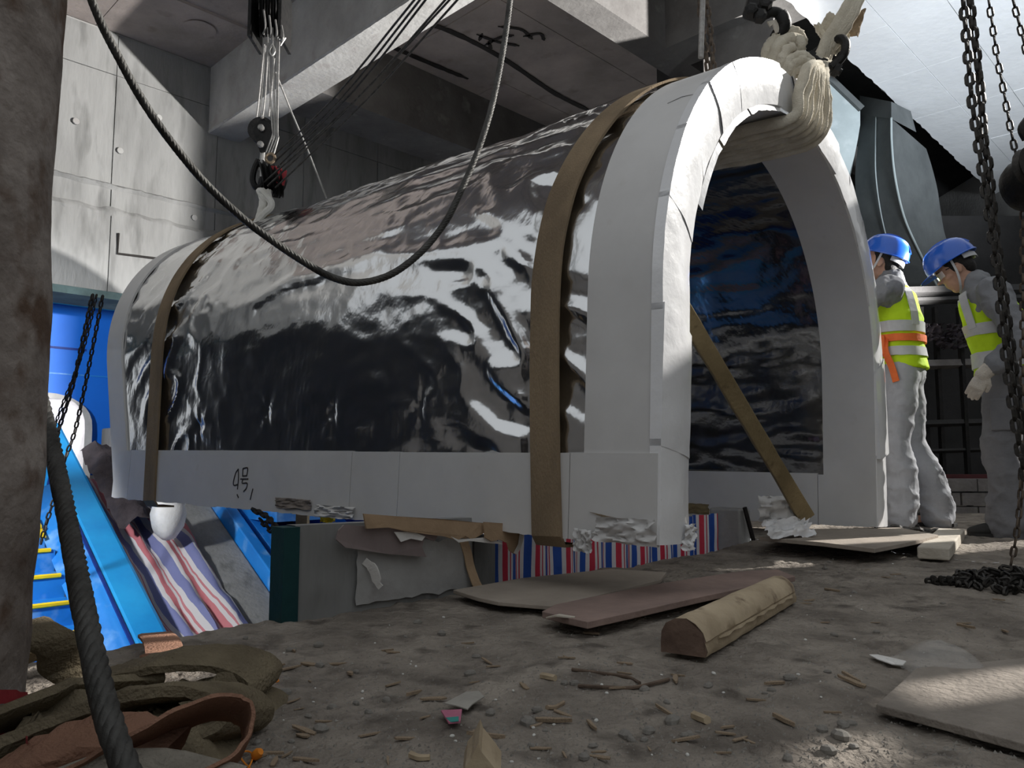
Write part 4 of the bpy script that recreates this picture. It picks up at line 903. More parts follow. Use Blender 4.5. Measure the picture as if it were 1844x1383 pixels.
mb.add([cen] + ringp, [(0, 1 + k, 1 + (k + 1) % 24) for k in range(24)]); obj('grey_disc', mb, M_greymark, mk)

# heap of used lifting webbing
def band(path, wdir, wid, thick, n=8):
    P = catmull(path, n); W = Vector(wdir).normalized(); mb = MB(); nr = []
    for i in range(len(P)):
        t = (P[min(i + 1, len(P) - 1)] - P[max(i - 1, 0)]).normalized(); nr.append(W.cross(t))
    rows = []; N = len(P)
    for i, p in enumerate(P):
        t = (P[min(i + 1, N - 1)] - P[max(i - 1, 0)]).normalized(); n_ = (W.cross(t)).normalized(); j = .006 * fbm(i * .3, wid * 20)
        rows.append([p + W * wid / 2 * c + n_ * thick / 2 * s_ * (1 + .5 * fbm(i * .4, c * 3)) + n_ * j for c, s_ in ((-1, .6), (-.8, 1), (-.3, 1.1), (.3, 1.1), (.8, 1), (1, .6), (1, -.6), (.8, -1), (-.8, -1), (-1, -.6))])
    b = 0; mb.grid(rows, True); mb.f.append(list(range(10))[::-1]); mb.f.append([(N - 1) * 10 + k for k in range(10)]); return mb
Wd = (.55, .83, .05)
hv = [('webbing_loop', [(-.80, 1.52, .02), (-.72, 1.46, .05), (-.64, 1.44, .075), (-.56, 1.46, .08), (-.49, 1.49, .06), (-.46, 1.49, .035), (-.47, 1.46, .012)], (.25, .95, .1), .11, .020, M_olive, 'arched olive brown webbing loop at the top of the heap by the thick rope'),
      ('webbing_loop', [(-.72, 1.14, .015), (-.66, 1.18, .045), (-.58, 1.24, .068), (-.50, 1.29, .070), (-.44, 1.31, .045), (-.435, 1.30, .015), (-.5, 1.24, .006)], (.2, .95, -.25), .15, .026, M_olive, 'broad fuzzy olive webbing fold in the front of the heap'),
      ('webbing_loop', [(-1.02, 1.70, .02), (-1.0, 1.64, .06), (-.97, 1.58, .105), (-.90, 1.50, .11), (-.865, 1.54, .08), (-.875, 1.57, .04), (-.86, 1.6, .01)], (.5, .8, .1), .10, .022, M_olive, 'upright olive webbing loop against the rusty column'),
      ('webbing_strap', [(-.84, 1.88, .03), (-.78, 1.78, .032), (-.72, 1.66, .035), (-.68, 1.55, .06)], (.9, .4, 0), .075, .010, M_pink, 'flat pinkish strap end lying on the dirt behind the webbing heap'),
      ('webbing_loop', [(-.62, .98, .01), (-.52, 1.05, .055), (-.44, 1.11, .09), (-.385, 1.14, .085), (-.372, 1.13, .05), (-.39, 1.10, .02), (-.45, 1.04, .01)], (-.35, .75, -.5), .12, .008, M_pink, 'ribbed pinkish webbing loop at the front of the heap'),
      ('webbing_roll', [(-.66, 1.03, .02), (-.60, 1.05, .05), (-.54, 1.08, .06), (-.47, 1.10, .035)], (.2, .9, .25), .10, .05, M_pink, 'thick reddish brown webbing roll left of the thick rope'),
      ('webbing_strap', [(-.95, 1.15, .02), (-.84, 1.24, .06), (-.74, 1.34, .05), (-.64, 1.44, .03)], (.6, -.5, .6), .09, .02, M_olive, 'dusty olive strap crossing the middle of the webbing heap'),
      ('webbing_strap', [(-.62, .93, .02), (-.53, .985, .05), (-.46, 1.02, .045), (-.36, 1.04, .015)], (.3, .8, .5), .07, .02, mat('dusty_webbing', (.33, .30, .25), (.20, .18, .15), 8, .97, bump=.8, bscale=120), 'dusty grey webbing end at the very front of the heap')]
def push(q):
    q = Vector(q) + Vector((0, 0, .012)); d = Vector((q.x, q.y)) - CC; r = col_r(q.z) + .045
    if d.length < r:
        d = d.normalized() * r if d.length > 1e-3 else Vector((r, 0)); q.x, q.y = CC.x + d.x, CC.y + d.y
    return q
for nm, p, wd, wid, th, m, lab in hv: one(nm, band([push(q) for q in p], wd, wid, th), m, lab, 'webbing', smooth=45)

rows = []
for i in range(36):
    row = []
    for j in range(30):
        x, y = -.86 + .44 * i / 35, 1.06 + .52 * j / 29; e_ = min(1, min(i, 35 - i, j, 29 - j) / 6)
        q = push((x, y, 0)); row.append(Vector((q.x, q.y, gz(q.x, q.y) - .012 + e_ * (.045 + .05 * rid(fbm(x * 5 + y * 2, y * 7, 3)) + .03 * fbm(x * 9, y * 9, 6)))))
    rows.append(row)
one('webbing_bundle', MB().grid(rows), M_olive, 'crumpled mass of olive webbing filling the middle of the heap', 'webbing', smooth=60)
def slab_on_floor(name, pts, th, m, label, cat, zoff=.004, lift=None, bevel=.002, subdiv=0):
    P = []
    for i, (x, y) in enumerate(pts):
        p = on_z(x, y, 0.02); p = on_z(x, y, gz(p.x, p.y) * .5 + zoff + (lift[i] if lift else 0)); P.append(p)
    return one(name, MB().prism(P, (0, 0, th)), m, label, cat, bevel=bevel)
slab_on_floor('plywood_sheet', [(816, 1069), (860, 1083), (897, 1091), (991, 1099), (1080, 1078), (1190, 1050), (1200, 1036), (1100, 1030), (940, 1047)], .012, M_ply, 'large grey dusty plywood sheet on the dirt before the striped tarp', 'board', .022)
slab_on_floor('plywood_board', [(976, 1113), (1010, 1122), (1058, 1133), (1150, 1112), (1260, 1086), (1380, 1060), (1432, 1047), (1400, 1034), (1330, 1038), (1180, 1062), (1000, 1100)], .018, M_plyred, 'long reddish brown plywood board beside the half-round timber', 'board', .028)
pb = on_z(985, 1112, .04); one('splinter_strip', MB().ribbon([pb, on_z(1005, 1108, .05), on_z(1035, 1112, .046)], [.01, .02, .012], .004, (0, 0, 1)), M_plank, 'pale splintered veneer on the end of the reddish board', 'splinter')
slab_on_floor('plywood_sheet', [(1368, 974), (1480, 984), (1575, 996), (1645, 982), (1690, 970), (1620, 956), (1500, 958), (1400, 960)], .018, M_ply, 'thin plywood sheet under the right foot of the vault', 'board', .05)
# half-round timber
n0_, n1_ = on_z(1231, 1192, 0), on_z(1404, 1090, 0); dr = (n1_ - n0_).normalized(); sd_ = Vector((dr.y, -dr.x, 0)); up = Vector((0, 0, 1))
sec = [(-.052, 0), (.052, 0), (.056, .012), (.050, .032), (.053, .034), (.046, .052), (.030, .070), (.008, .079), (-.018, .077), (-.040, .066), (-.051, .046), (-.054, .02)]
tm = thing('timber_log', 'short half-round timber lying on the dirt in front of the plywood', 'timber', (n0_.x, n0_.y, .01))
rows = []; L_ = (n1_ - n0_).length
for i in range(41):
    t = i / 40; sc = 1 - .06 * t
    rows.append([n0_ + dr * (L_ * t + .012 * fbm(k * .9, 2) * (1 if i in (0, 40) else 0)) + sd_ * (x * sc * (1 + .07 * fbm(t * 5, k * .4, 2)) + .004 * fbm(t * 14, k * .8, 9)) + up * (z * sc * (1 + .06 * fbm(t * 6, k * .5, 7)) + .016) for k, (x, z) in enumerate(sec)])
mb = MB().grid(rows, True); e = len(rows) - 1; mb.f.append([e * 12 + k for k in range(12)])
obj('log_body', mb, M_wood, tm, smooth=50)
mb = MB(); mb.add([rows[0][k] - dr * .002 for k in range(12)], [list(range(12))]); obj('cut_end', mb, M_woodend, tm)
for i in range(7):
    t = .1 + .12 * i; p = n0_ + dr * L_ * t + sd_ * .055 + up * (.045 + .006 * fbm(i, 2)); mb = MB()
    mb.ribbon([p, p + dr * .05 + sd_ * .004, p + dr * .11], [.003, .008, .002], .004, sd_ + up * .4); obj('bark_splinter', mb, M_wood, tm)
# pale plank
q0, q1 = on_z(1681, 1008, .02), on_z(1714, 970, .03); d2 = (q1 - q0).normalized(); s2_ = Vector((d2.y, -d2.x, 0)); mb = MB()
mb.prism([q0 - s2_ * .062 + up * .0, q0 + s2_ * .062, q0 + s2_ * .062 + up * .052, q0 - s2_ * .062 + up * .052], (q1 - q0))
one('plank_block', mb, M_plank, 'short pale plank on the floor in front of the workers', 'plank', bevel=.006)
c = at(1835, 948, 4.75); one('wood_block', MB().box((c.x + .05, c.y, c.z), (.42, .06, .12)), M_wood, 'orange-brown wooden board on edge behind the right worker', 'board', bevel=.004)
# dusty board lower right
slab_on_floor('dusty_board', [(1578, 1283), (1700, 1316), (1900, 1372), (1960, 1270), (1900, 1190), (1760, 1205), (1650, 1215), (1625, 1240)], .014, mat('dusted_board', (.32, .28, .24), (.20, .175, .15), 5, .97, bump=.8, bscale=60), 'dust-covered board on the dirt in the lower right corner', 'board', .012)
# clear plastic
def clear(name, col=(.9, .9, .88), a=.28):
    m = bpy.data.materials.new(name); m.use_nodes = True; b = m.node_tree.nodes['Principled BSDF']
    b.inputs['Base Color'].default_value = (*col, 1); b.inputs['Alpha'].default_value = a; b.inputs['Roughness'].default_value = .15; b.inputs['Specular IOR Level'].default_value = .8; b.inputs['Coat Weight'].default_value = .5
    tc = m.node_tree.nodes.new('ShaderNodeTexCoord'); nz = m.node_tree.nodes.new('ShaderNodeTexNoise'); nz.inputs['Scale'].default_value = 40; bp = m.node_tree.nodes.new('ShaderNodeBump'); bp.inputs['Strength'].default_value = .4
    m.node_tree.links.new(tc.outputs['Object'], nz.inputs['Vector']); m.node_tree.links.new(nz.outputs[0], bp.inputs['Height']); m.node_tree.links.new(bp.outputs[0], b.inputs['Normal'])
    return m
M_clear = clear('clear_plastic', a=.13)
c = on_z(1695, 1215, 0); rows = []
for i in range(19):
    s = i / 18
    rows.append([Vector((c.x - .085 + .17 * s + .012 * fbm(j * .4, s * 3), c.y - .05 + .12 * j / 12 - .02 * s, .014 + gz(c.x, c.y) * .5 + (.055 * math.sin(math.pi * min(1, s * 1.05)) ** .7 * math.sin(math.pi * j / 12) + .010 * fbm(i * .5, j * .5)) * (1 if j not in (0, 12) else 0))) for j in range(13)])
one('plastic_bag', MB().grid(rows), M_clear, 'crumpled clear plastic bag on the dirt near the dusty board', 'bag', smooth=50)
def scrap(name, pts, th, m, label, cat, group=None, z=.012):
    P = [];
    for x, y in pts: p = on_z(x, y, 0); P.append(on_z(x, y, gz(p.x, p.y) * .6 + z))
    return one(name, MB().prism(P, (0, 0, th)), m, label, cat, group)
scrap('plastic_shard', [(1565, 1180), (1580, 1180), (1612, 1187), (1632, 1192), (1626, 1199), (1606, 1197), (1580, 1188)], .002, M_paper, 'white blade-shaped plastic shard beside the clear bag', 'shard')
scrap('plastic_scrap', [(800, 1268), (840, 1247), (862, 1246), (872, 1256), (850, 1270), (842, 1279), (820, 1272)], .002, mat('dull_plastic', (.38, .36, .32), (.3, .28, .25), 9, .5), 'dull translucent plastic scrap above the sweet wrapper', 'wrapper')
wp = scrap('sweet_wrapper', [(794, 1282), (832, 1280), (829, 1302), (808, 1304)], .003, mat('pink_foil', (.50, .16, .24), (.40, .12, .2), 20, .5), 'small pink and teal sweet wrapper on the dirt', 'wrapper')
P = [on_z(x, y, 0) for x, y in ((800, 1292), (830, 1289), (829, 1302), (808, 1304))]; zz = [gz(p.x, p.y) for p in P]
obj('teal_print', MB().prism([Vector((q.x, q.y, max(v.z for v in [wp.location]) + .0065)) for q in [on_z(x, y, wp.location.z + .0065) for x, y in ((803, 1293), (826, 1291), (826, 1299), (811, 1301))]], (0, 0, .001)), mat('teal_foil', (.03, .27, .24), (.02, .2, .18), 20, .5), wp)
def earplug(px, py, loop, label):
    c = on_z(px, py, 0); c.z = gz(c.x, c.y) + .006
    t = thing('ear_plug', label, 'ear plug', tuple(c))
    obj('plug', MB().lathe([(.004, -.008), (.0075, -.004), (.008, .004), (.005, .010)], c + up * .005, (.6, -.3, .5), 12), M_orange, t, smooth=True)
    P = []
    for x, y in loop: p = on_z(x, y, .012); p.z = gz(p.x, p.y) + .006; P.append(p)
    obj('cord', MB().tube(catmull(P, 6), .0014, 5), M_orange, t, smooth=True)
earplug(475, 1224, [(478, 1221), (486, 1212), (496, 1211), (502, 1218), (496, 1222)], 'orange ear plug with a curled cord on the dirt left of centre')
earplug(462, 1364, [(455, 1368), (440, 1356), (434, 1345), (440, 1334), (452, 1335), (455, 1350), (446, 1366), (430, 1378)], 'orange ear plug with a looped cord beside the webbing heap')
def stick(name, pts, r, m, label, cat, taper=.5):
    P = []
    for x, y in pts: p = on_z(x, y, 0); p.z = gz(p.x, p.y) + r * .8; P.append(p)
    P = catmull(P, 5); return one(name, MB().tube(P, [r * (1 - (1 - taper) * i / len(P)) for i in range(len(P))], 6), m, label, cat, smooth=50)
M_twig = mat('twig_bark', (.16, .115, .085), (.09, .065, .05), 30, .95, bump=.4)
tw = thing('forked_twig', 'thin forked dry twig on the dirt below the timber', 'twig', tuple(on_z(1100, 1245, 0)))
for pts in ([(1042, 1240), (1080, 1248), (1140, 1245), (1205, 1232)], [(1030, 1213), (1090, 1221), (1130, 1227), (1152, 1239)]):
    P = [];
    for x, y in pts: p = on_z(x, y, 0); p.z = gz(p.x, p.y) + .004; P.append(p)
    obj('branch', MB().tube(catmull(P, 6), .0038, 6), M_twig, tw, smooth=True)
stick('wood_stick', [(985, 1280), (1000, 1274), (1015, 1268)], .0045, M_chip, 'short straight stick lying left of the forked twig', 'stick', .9)
stick('dowel_stub', [(1250, 1289), (1262, 1296), (1274, 1303)], .008, M_wood, 'pale dowel stub lying below the timber end', 'stub', 1)
stick('dowel_stub', [(976, 1225), (988, 1229), (1000, 1232)], .007, M_wood, 'pale dowel stub lying near the forked twig fork', 'stub', 1)
stick('wood_stick', [(740, 1363), (756, 1369), (774, 1370)], .006, M_wood, 'pale stick near the bottom edge of the picture', 'stick', .8)
# splintered yellow wood close to the lens
mb = MB(); P = [at(x, y, .98) for x, y in ((832, 1400), (838, 1380), (848, 1368), (853, 1356), (862, 1337), (867, 1354), (880, 1370), (890, 1383), (902, 1400))]
mb.prism(P, (0, .05, .012)); one('splintered_wood', mb, M_wood, 'splintered yellow wood sticking into the picture at the bottom edge', 'wood')
# loose bits of the dirt floor
random.seed(21)
def free_spot():
    while True:
        x, y = random.uniform(230, 1830), 1000 + 380 * random.random() ** .8
        p = on_z(x, y, 0); a = p.dot(AX)
        if a > EDGE - .15 or p.dot(BX) < .3: continue
        if 1170 < x < 1440 and 1030 < y < 1210 or 800 < x < 1440 and y < 1140 or x < 440 and y > 1120 or x > 1560 and y > 1140 or x > 1640 and y < 1080: continue
        if 780 < x < 880 and 1240 < y < 1310 or 1540 < x and y > 1150: continue
        return p
def rockmesh(s, seed):
    mb = MB(); rows = []
    for i in range(6):
        t = math.pi * (i + .02) / 5.04; rows.append([Vector((math.sin(t) * math.cos(k * .785) * (1 + .45 * fbm(i * .9, k * .8, seed)), .8 * math.sin(t) * math.sin(k * .785) * (1 + .45 * fbm(i * .8, k * .9, seed + 2)), -.6 * math.cos(t))) * s for k in range(8)])
    return mb.grid(rows, True).mesh('stone', False)
stones = [rockmesh(1, k * 3.3) for k in range(5)]; peb = rockmesh(1, 40)
for m_ in stones: m_.materials.append(M_stone)
peb.materials.append(M_pebble)
chips = []
for k in range(5):
    mb = MB(); l, w_ = 1, random.uniform(.1, .35)
    mb.prism([Vector((-.5, -w_ / 2, 0)), Vector((.1, -w_ / 2 * 1.2, 0)), Vector((.5, -w_ * .1, 0)), Vector((.4, w_ * .3, 0)), Vector((-.3, w_ / 2, 0)), Vector((-.55, w_ * .2, 0))], (0, 0, random.uniform(.05, .12))); m_ = mb.mesh('chip'); m_.materials.append(M_chip); chips.append(m_)
def scatter(kind, n, meshes, smin, smax, label, cat, group, sink):
    for i in range(n):
        p = free_spot(); s = random.uniform(smin, smax) * (.7 + .6 * random.random())
        o = bpy.data.objects.new(kind, random.choice(meshes)); COL.objects.link(o); o.scale = (s, s * random.uniform(.7, 1), s)
        o.location = (p.x, p.y, gz(p.x, p.y) + s * sink); o.rotation_euler = (random.uniform(-.15, .15), random.uniform(-.15, .15), random.uniform(0, 6.28)); tag(o, label, cat, group)
scatter('stone', 70, stones, .006, .016, 'small dark clod of earth lying loose on the dirt floor', 'clod', 'loose clods on the dirt', .15)
scatter('wood_chip', 75, chips, .02, .055, 'small splinter of wood lying loose on the dirt floor', 'wood chip', 'wood splinters on the dirt', .05)
scatter('pebble', 45, [peb], .0025, .0045, 'tiny white pebble lying loose on the dirt floor', 'pebble', 'white pebbles on the dirt', .3)
# fine grit nobody could count
mb = MB()
for i in range(5200):
    x, y = random.uniform(100, 1840), 975 + 420 * random.random() ** .7; p = on_z(x, y, 0)
    if p.dot(AX) > EDGE - .06: continue
    s = random.uniform(.0012, .0042); z = gz(p.x, p.y); an = random.uniform(0, 6.28); e = random.uniform(.5, 2.2)
    v = [Vector((p.x + math.cos(an + k * 2.09) * s * (e if k == 0 else 1), p.y + math.sin(an + k * 2.09) * s, z - .001)) for k in range(3)] + [Vector((p.x, p.y, z + s * .9))]
    mb.add(v, [(0, 1, 3), (1, 2, 3), (2, 0, 3)])
one('fine_grit', mb, M_stone, 'fine grit and crumbs of earth all over the dirt floor', 'grit', kind='stuff')

# ================================================================== RIGHT BACKGROUND
DK = 7.4
d1 = thing('air_duct', 'pale galvanised duct elbow behind the slings', 'duct', tuple(at(1500, 300, DK)))
arc = [(1484, 143), (1500, 152), (1549, 200), (1549, 225), (1545, 250), (1539, 280), (1530, 312), (1520, 345), (1500, 390), (1484, 400)]
P = [at(x, y, DK - .2) for x, y in arc]; obj('elbow', MB().prism(P, (.25, .7, 0)), M_duct, d1)
obj('flange', MB().ribbon([at(1435, 108, DK - .22), at(1500, 146, DK - .22), at(1552, 196, DK - .22)], .06, .03, (0, -1, .2)), M_ductdk, d1)
d2 = thing('air_duct', 'large dark sheet-metal duct bending down behind the workers', 'duct', tuple(at(1620, 600, 7.6)))
Lp = [(1548, 205), (1545, 260), (1540, 320), (1545, 400), (1556, 480), (1575, 570)]; Mp = [(1605, 213), (1606, 260), (1612, 320), (1628, 390), (1654, 450), (1690, 520)]; Rp = [(1668, 268), (1678, 300), (1688, 340), (1694, 380), (1704, 430), (1730, 490)]
DK2 = 7.6
Dm = [DK2 - .5, DK2 - .5, DK2 - .48, DK2 - .42, DK2 - .3, DK2 - .1]
lrow = catmull([at(x, y, d + .55) for (x, y), d in zip(Lp, Dm)], 6); mrow = catmull([at(x, y, d) for (x, y), d in zip(Mp, Dm)], 6); rrow = catmull([at(x, y, d + .5) for (x, y), d in zip(Rp, Dm)], 6)
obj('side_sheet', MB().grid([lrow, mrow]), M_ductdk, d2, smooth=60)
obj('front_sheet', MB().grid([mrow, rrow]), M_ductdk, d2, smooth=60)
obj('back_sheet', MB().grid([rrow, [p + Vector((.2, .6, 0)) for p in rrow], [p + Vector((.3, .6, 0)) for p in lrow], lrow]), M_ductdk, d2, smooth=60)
obj('seam', MB().tube([p + Vector((-.005, -.01, 0)) for p in mrow], .010, 6), M_duct, d2, smooth=True)
mid = [a.lerp(b, .55) + Vector((-.01, -.012, 0)) for a, b in zip(lrow, mrow)]; obj('seam', MB().tube(mid, .006, 6), M_duct, d2, smooth=True)
obj('top_flange', MB().grid([[at(1548, 172, DK2), at(1605, 183, DK2 - .52), at(1640, 200, DK2 - .2)], [at(1548, 206, DK2), at(1605, 214, DK2 - .52), at(1650, 238, DK2 - .2)]]), M_ductdk, d2)
# rack with ledges behind the workers
rk = thing('steel_rack', 'dark steel rack with narrow ledges in the gloom between the workers', 'rack', tuple(at(1700, 900, 6.3)))
for y0, y1, m in ((520, 532, M_dark), (540, 546, M_dark), (652, 664, M_brick), (760, 768, M_dark), (812, 816, M_dark)):
    a_, b_ = at(1630, (y0 + y1) / 2, 6.2), at(1850, (y0 + y1) / 2 - 6, 6.6); obj('ledge', MB().ribbon([a_, b_], (y1 - y0) * 6.3 / 1400, .08, (-.3, -.9, .2)), m, rk)
for x in (1650, 1668, 1694, 1738, 1800): obj('upright', MB().box(at(x, 760, 6.35), (.028, .05, 1.9)), M_steel, rk)
for i in range(4):
    c = at(1682 + i * 18, 600 + 14 * (i % 2), 6.25); mbx = crumple('x', c, Vector((1, .2, 0)), Vector((0, .2, 1)), .16, .14, M_debris, None, i * 3.1, .05); obj('stored_bundle', mbx, M_debris, rk, smooth=60)
pb_ = at(1690, 864, 6.1); obj('maroon_rail', MB().box(pb_ + Vector((.1, 0, 0)), (1.6, .08, .085)), M_redbar, rk)
bw = thing('brick_wall', 'low wall of grey bricks on the floor behind the workers', 'wall', tuple(at(1700, 950, 5.9)))
zb = at(1700, 962, 5.9).z
for r_ in range(4):
    for k in range(9):
        x = 2.75 + .25 * k + (.125 if r_ % 2 else 0)
        obj('brick', MB().box((x + random.uniform(-.004, .004), 5.95 + random.uniform(-.006, .006), zb + .05 + .105 * r_), (.238, .11, .093), Matrix.Rotation(random.uniform(-.02, .02), 3, 'Z')), M_brick, bw)
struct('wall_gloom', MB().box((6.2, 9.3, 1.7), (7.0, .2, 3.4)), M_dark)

# ================================================================== PEOPLE
def loft(mb, pts, rx, ry, side, n=18, round_=True):
    pts = [Vector(p) for p in pts]; side = Vector(side); rows = []; N = len(pts)
    if round_:
        t0 = (pts[0] - pts[1]).normalized(); t1 = (pts[-1] - pts[-2]).normalized()
        a, b = min(rx[0], ry[0]), min(rx[-1], ry[-1])
        pts = [pts[0] + t0 * a * .8, pts[0] + t0 * a * .5] + pts + [pts[-1] + t1 * b * .5, pts[-1] + t1 * b * .8]
        rx = [rx[0] * .35, rx[0] * .8] + list(rx) + [rx[-1] * .8, rx[-1] * .35]; ry = [ry[0] * .35, ry[0] * .8] + list(ry) + [ry[-1] * .8, ry[-1] * .35]; N += 4
    for i, p in enumerate(pts):
        t = (pts[min(i + 1, N - 1)] - pts[max(i - 1, 0)]).normalized(); y = (side - t * side.dot(t)).normalized(); x = y.cross(t)
        rows.append([p + x * math.cos(k * 2 * math.pi / n) * rx[i] + y * math.sin(k * 2 * math.pi / n) * ry[i] for k in range(n)])
    b = len(mb.v); mb.grid(rows, True); mb.f.append([b + k for k in range(n)][::-1]); mb.f.append([b + (N - 1) * n + k for k in range(n)])
    return rows
def ell(mb, c, r, M=None, n=14):
    rows = []; c = Vector(c)
    for i in range(n // 2 + 1):
        t = math.pi * (i + .001) / (n // 2 + .002); row = []
        for k in range(n):
            v = Vector((math.sin(t) * math.cos(2 * math.pi * k / n) * r[0], math.sin(t) * math.sin(2 * math.pi * k / n) * r[1], -math.cos(t) * r[2])); row.append(c + (M @ v if M else v))
        rows.append(row)
    mb.grid(rows, True)
def fuse(mb, voxel, smooth=3, wrinkle=None):
    me = mb.mesh('tmp'); o = bpy.data.objects.new('tmp', me); COL.objects.link(o)
    r = o.modifiers.new('r', 'REMESH'); r.mode = 'VOXEL'; r.voxel_size = voxel; r.use_smooth_shade = True
    s = o.modifiers.new('s', 'SMOOTH'); s.iterations = smooth; s.factor = .5
    dg = bpy.context.evaluated_depsgraph_get(); dg.update(); ev = o.evaluated_get(dg); m2 = bpy.data.meshes.new_from_object(ev)
    out = MB(); nr = [v.normal.copy() for v in m2.vertices]
    out.v = [v.co.copy() for v in m2.vertices]; out.f = [list(p.vertices) for p in m2.polygons]
    if wrinkle: out.v = [v + n * wrinkle(v) for v, n in zip(out.v, nr)]
    bpy.data.objects.remove(o); bpy.data.meshes.remove(me); bpy.data.meshes.remove(m2)
    return out
M_skin = mat('skin', (.50, .30, .215), (.43, .25, .18), 14, .55, bump=.1, bscale=120)
M_hair = mat('black_hair', (.02, .018, .017), (.012, .011, .01), 60, .6, bump=.5, bscale=200)
M_jacket = mat('grey_workwear', (.235, .24, .255), (.19, .195, .21), 8, .9, bump=.25, bscale=60)
M_pants = mat('pale_grey_trousers', (.40, .41, .44), (.33, .34, .365), 7, .9, bump=.25, bscale=60)
M_pants2 = mat('grey_trousers', (.19, .19, .20), (.15, .15, .16), 7, .9, bump=.25, bscale=60)
M_vest = mat('lime_vest', (.58, .83, .02), (.48, .72, .015), 6, .75, bump=.2, bscale=40)
M_refl = mat('reflective_band', (.55, .56, .58), (.46, .47, .49), 10, .45, bump=.1)
M_helm = mat('blue_helmet', (.015, .12, .60), (.012, .10, .52), 5, .28, bump=.03, spec=.5, coat=.4)
M_obelt = mat('orange_belt', (.88, .20, .055), (.75, .15, .04), 12, .7, bump=.3)
M_glove = mat('white_glove', (.66, .60, .52), (.55, .50, .43), 20, .95, bump=.5, bscale=150)
M_boot = mat('black_boot', (.03, .028, .027), (.018, .017, .016), 20, .7, bump=.3)
M_eye = mat('eye_white', (.6, .58, .56), (.5, .48, .46), 20, .3, bump=0)
M_lens = clear('lens_plastic', (.75, .8, .85), .35)

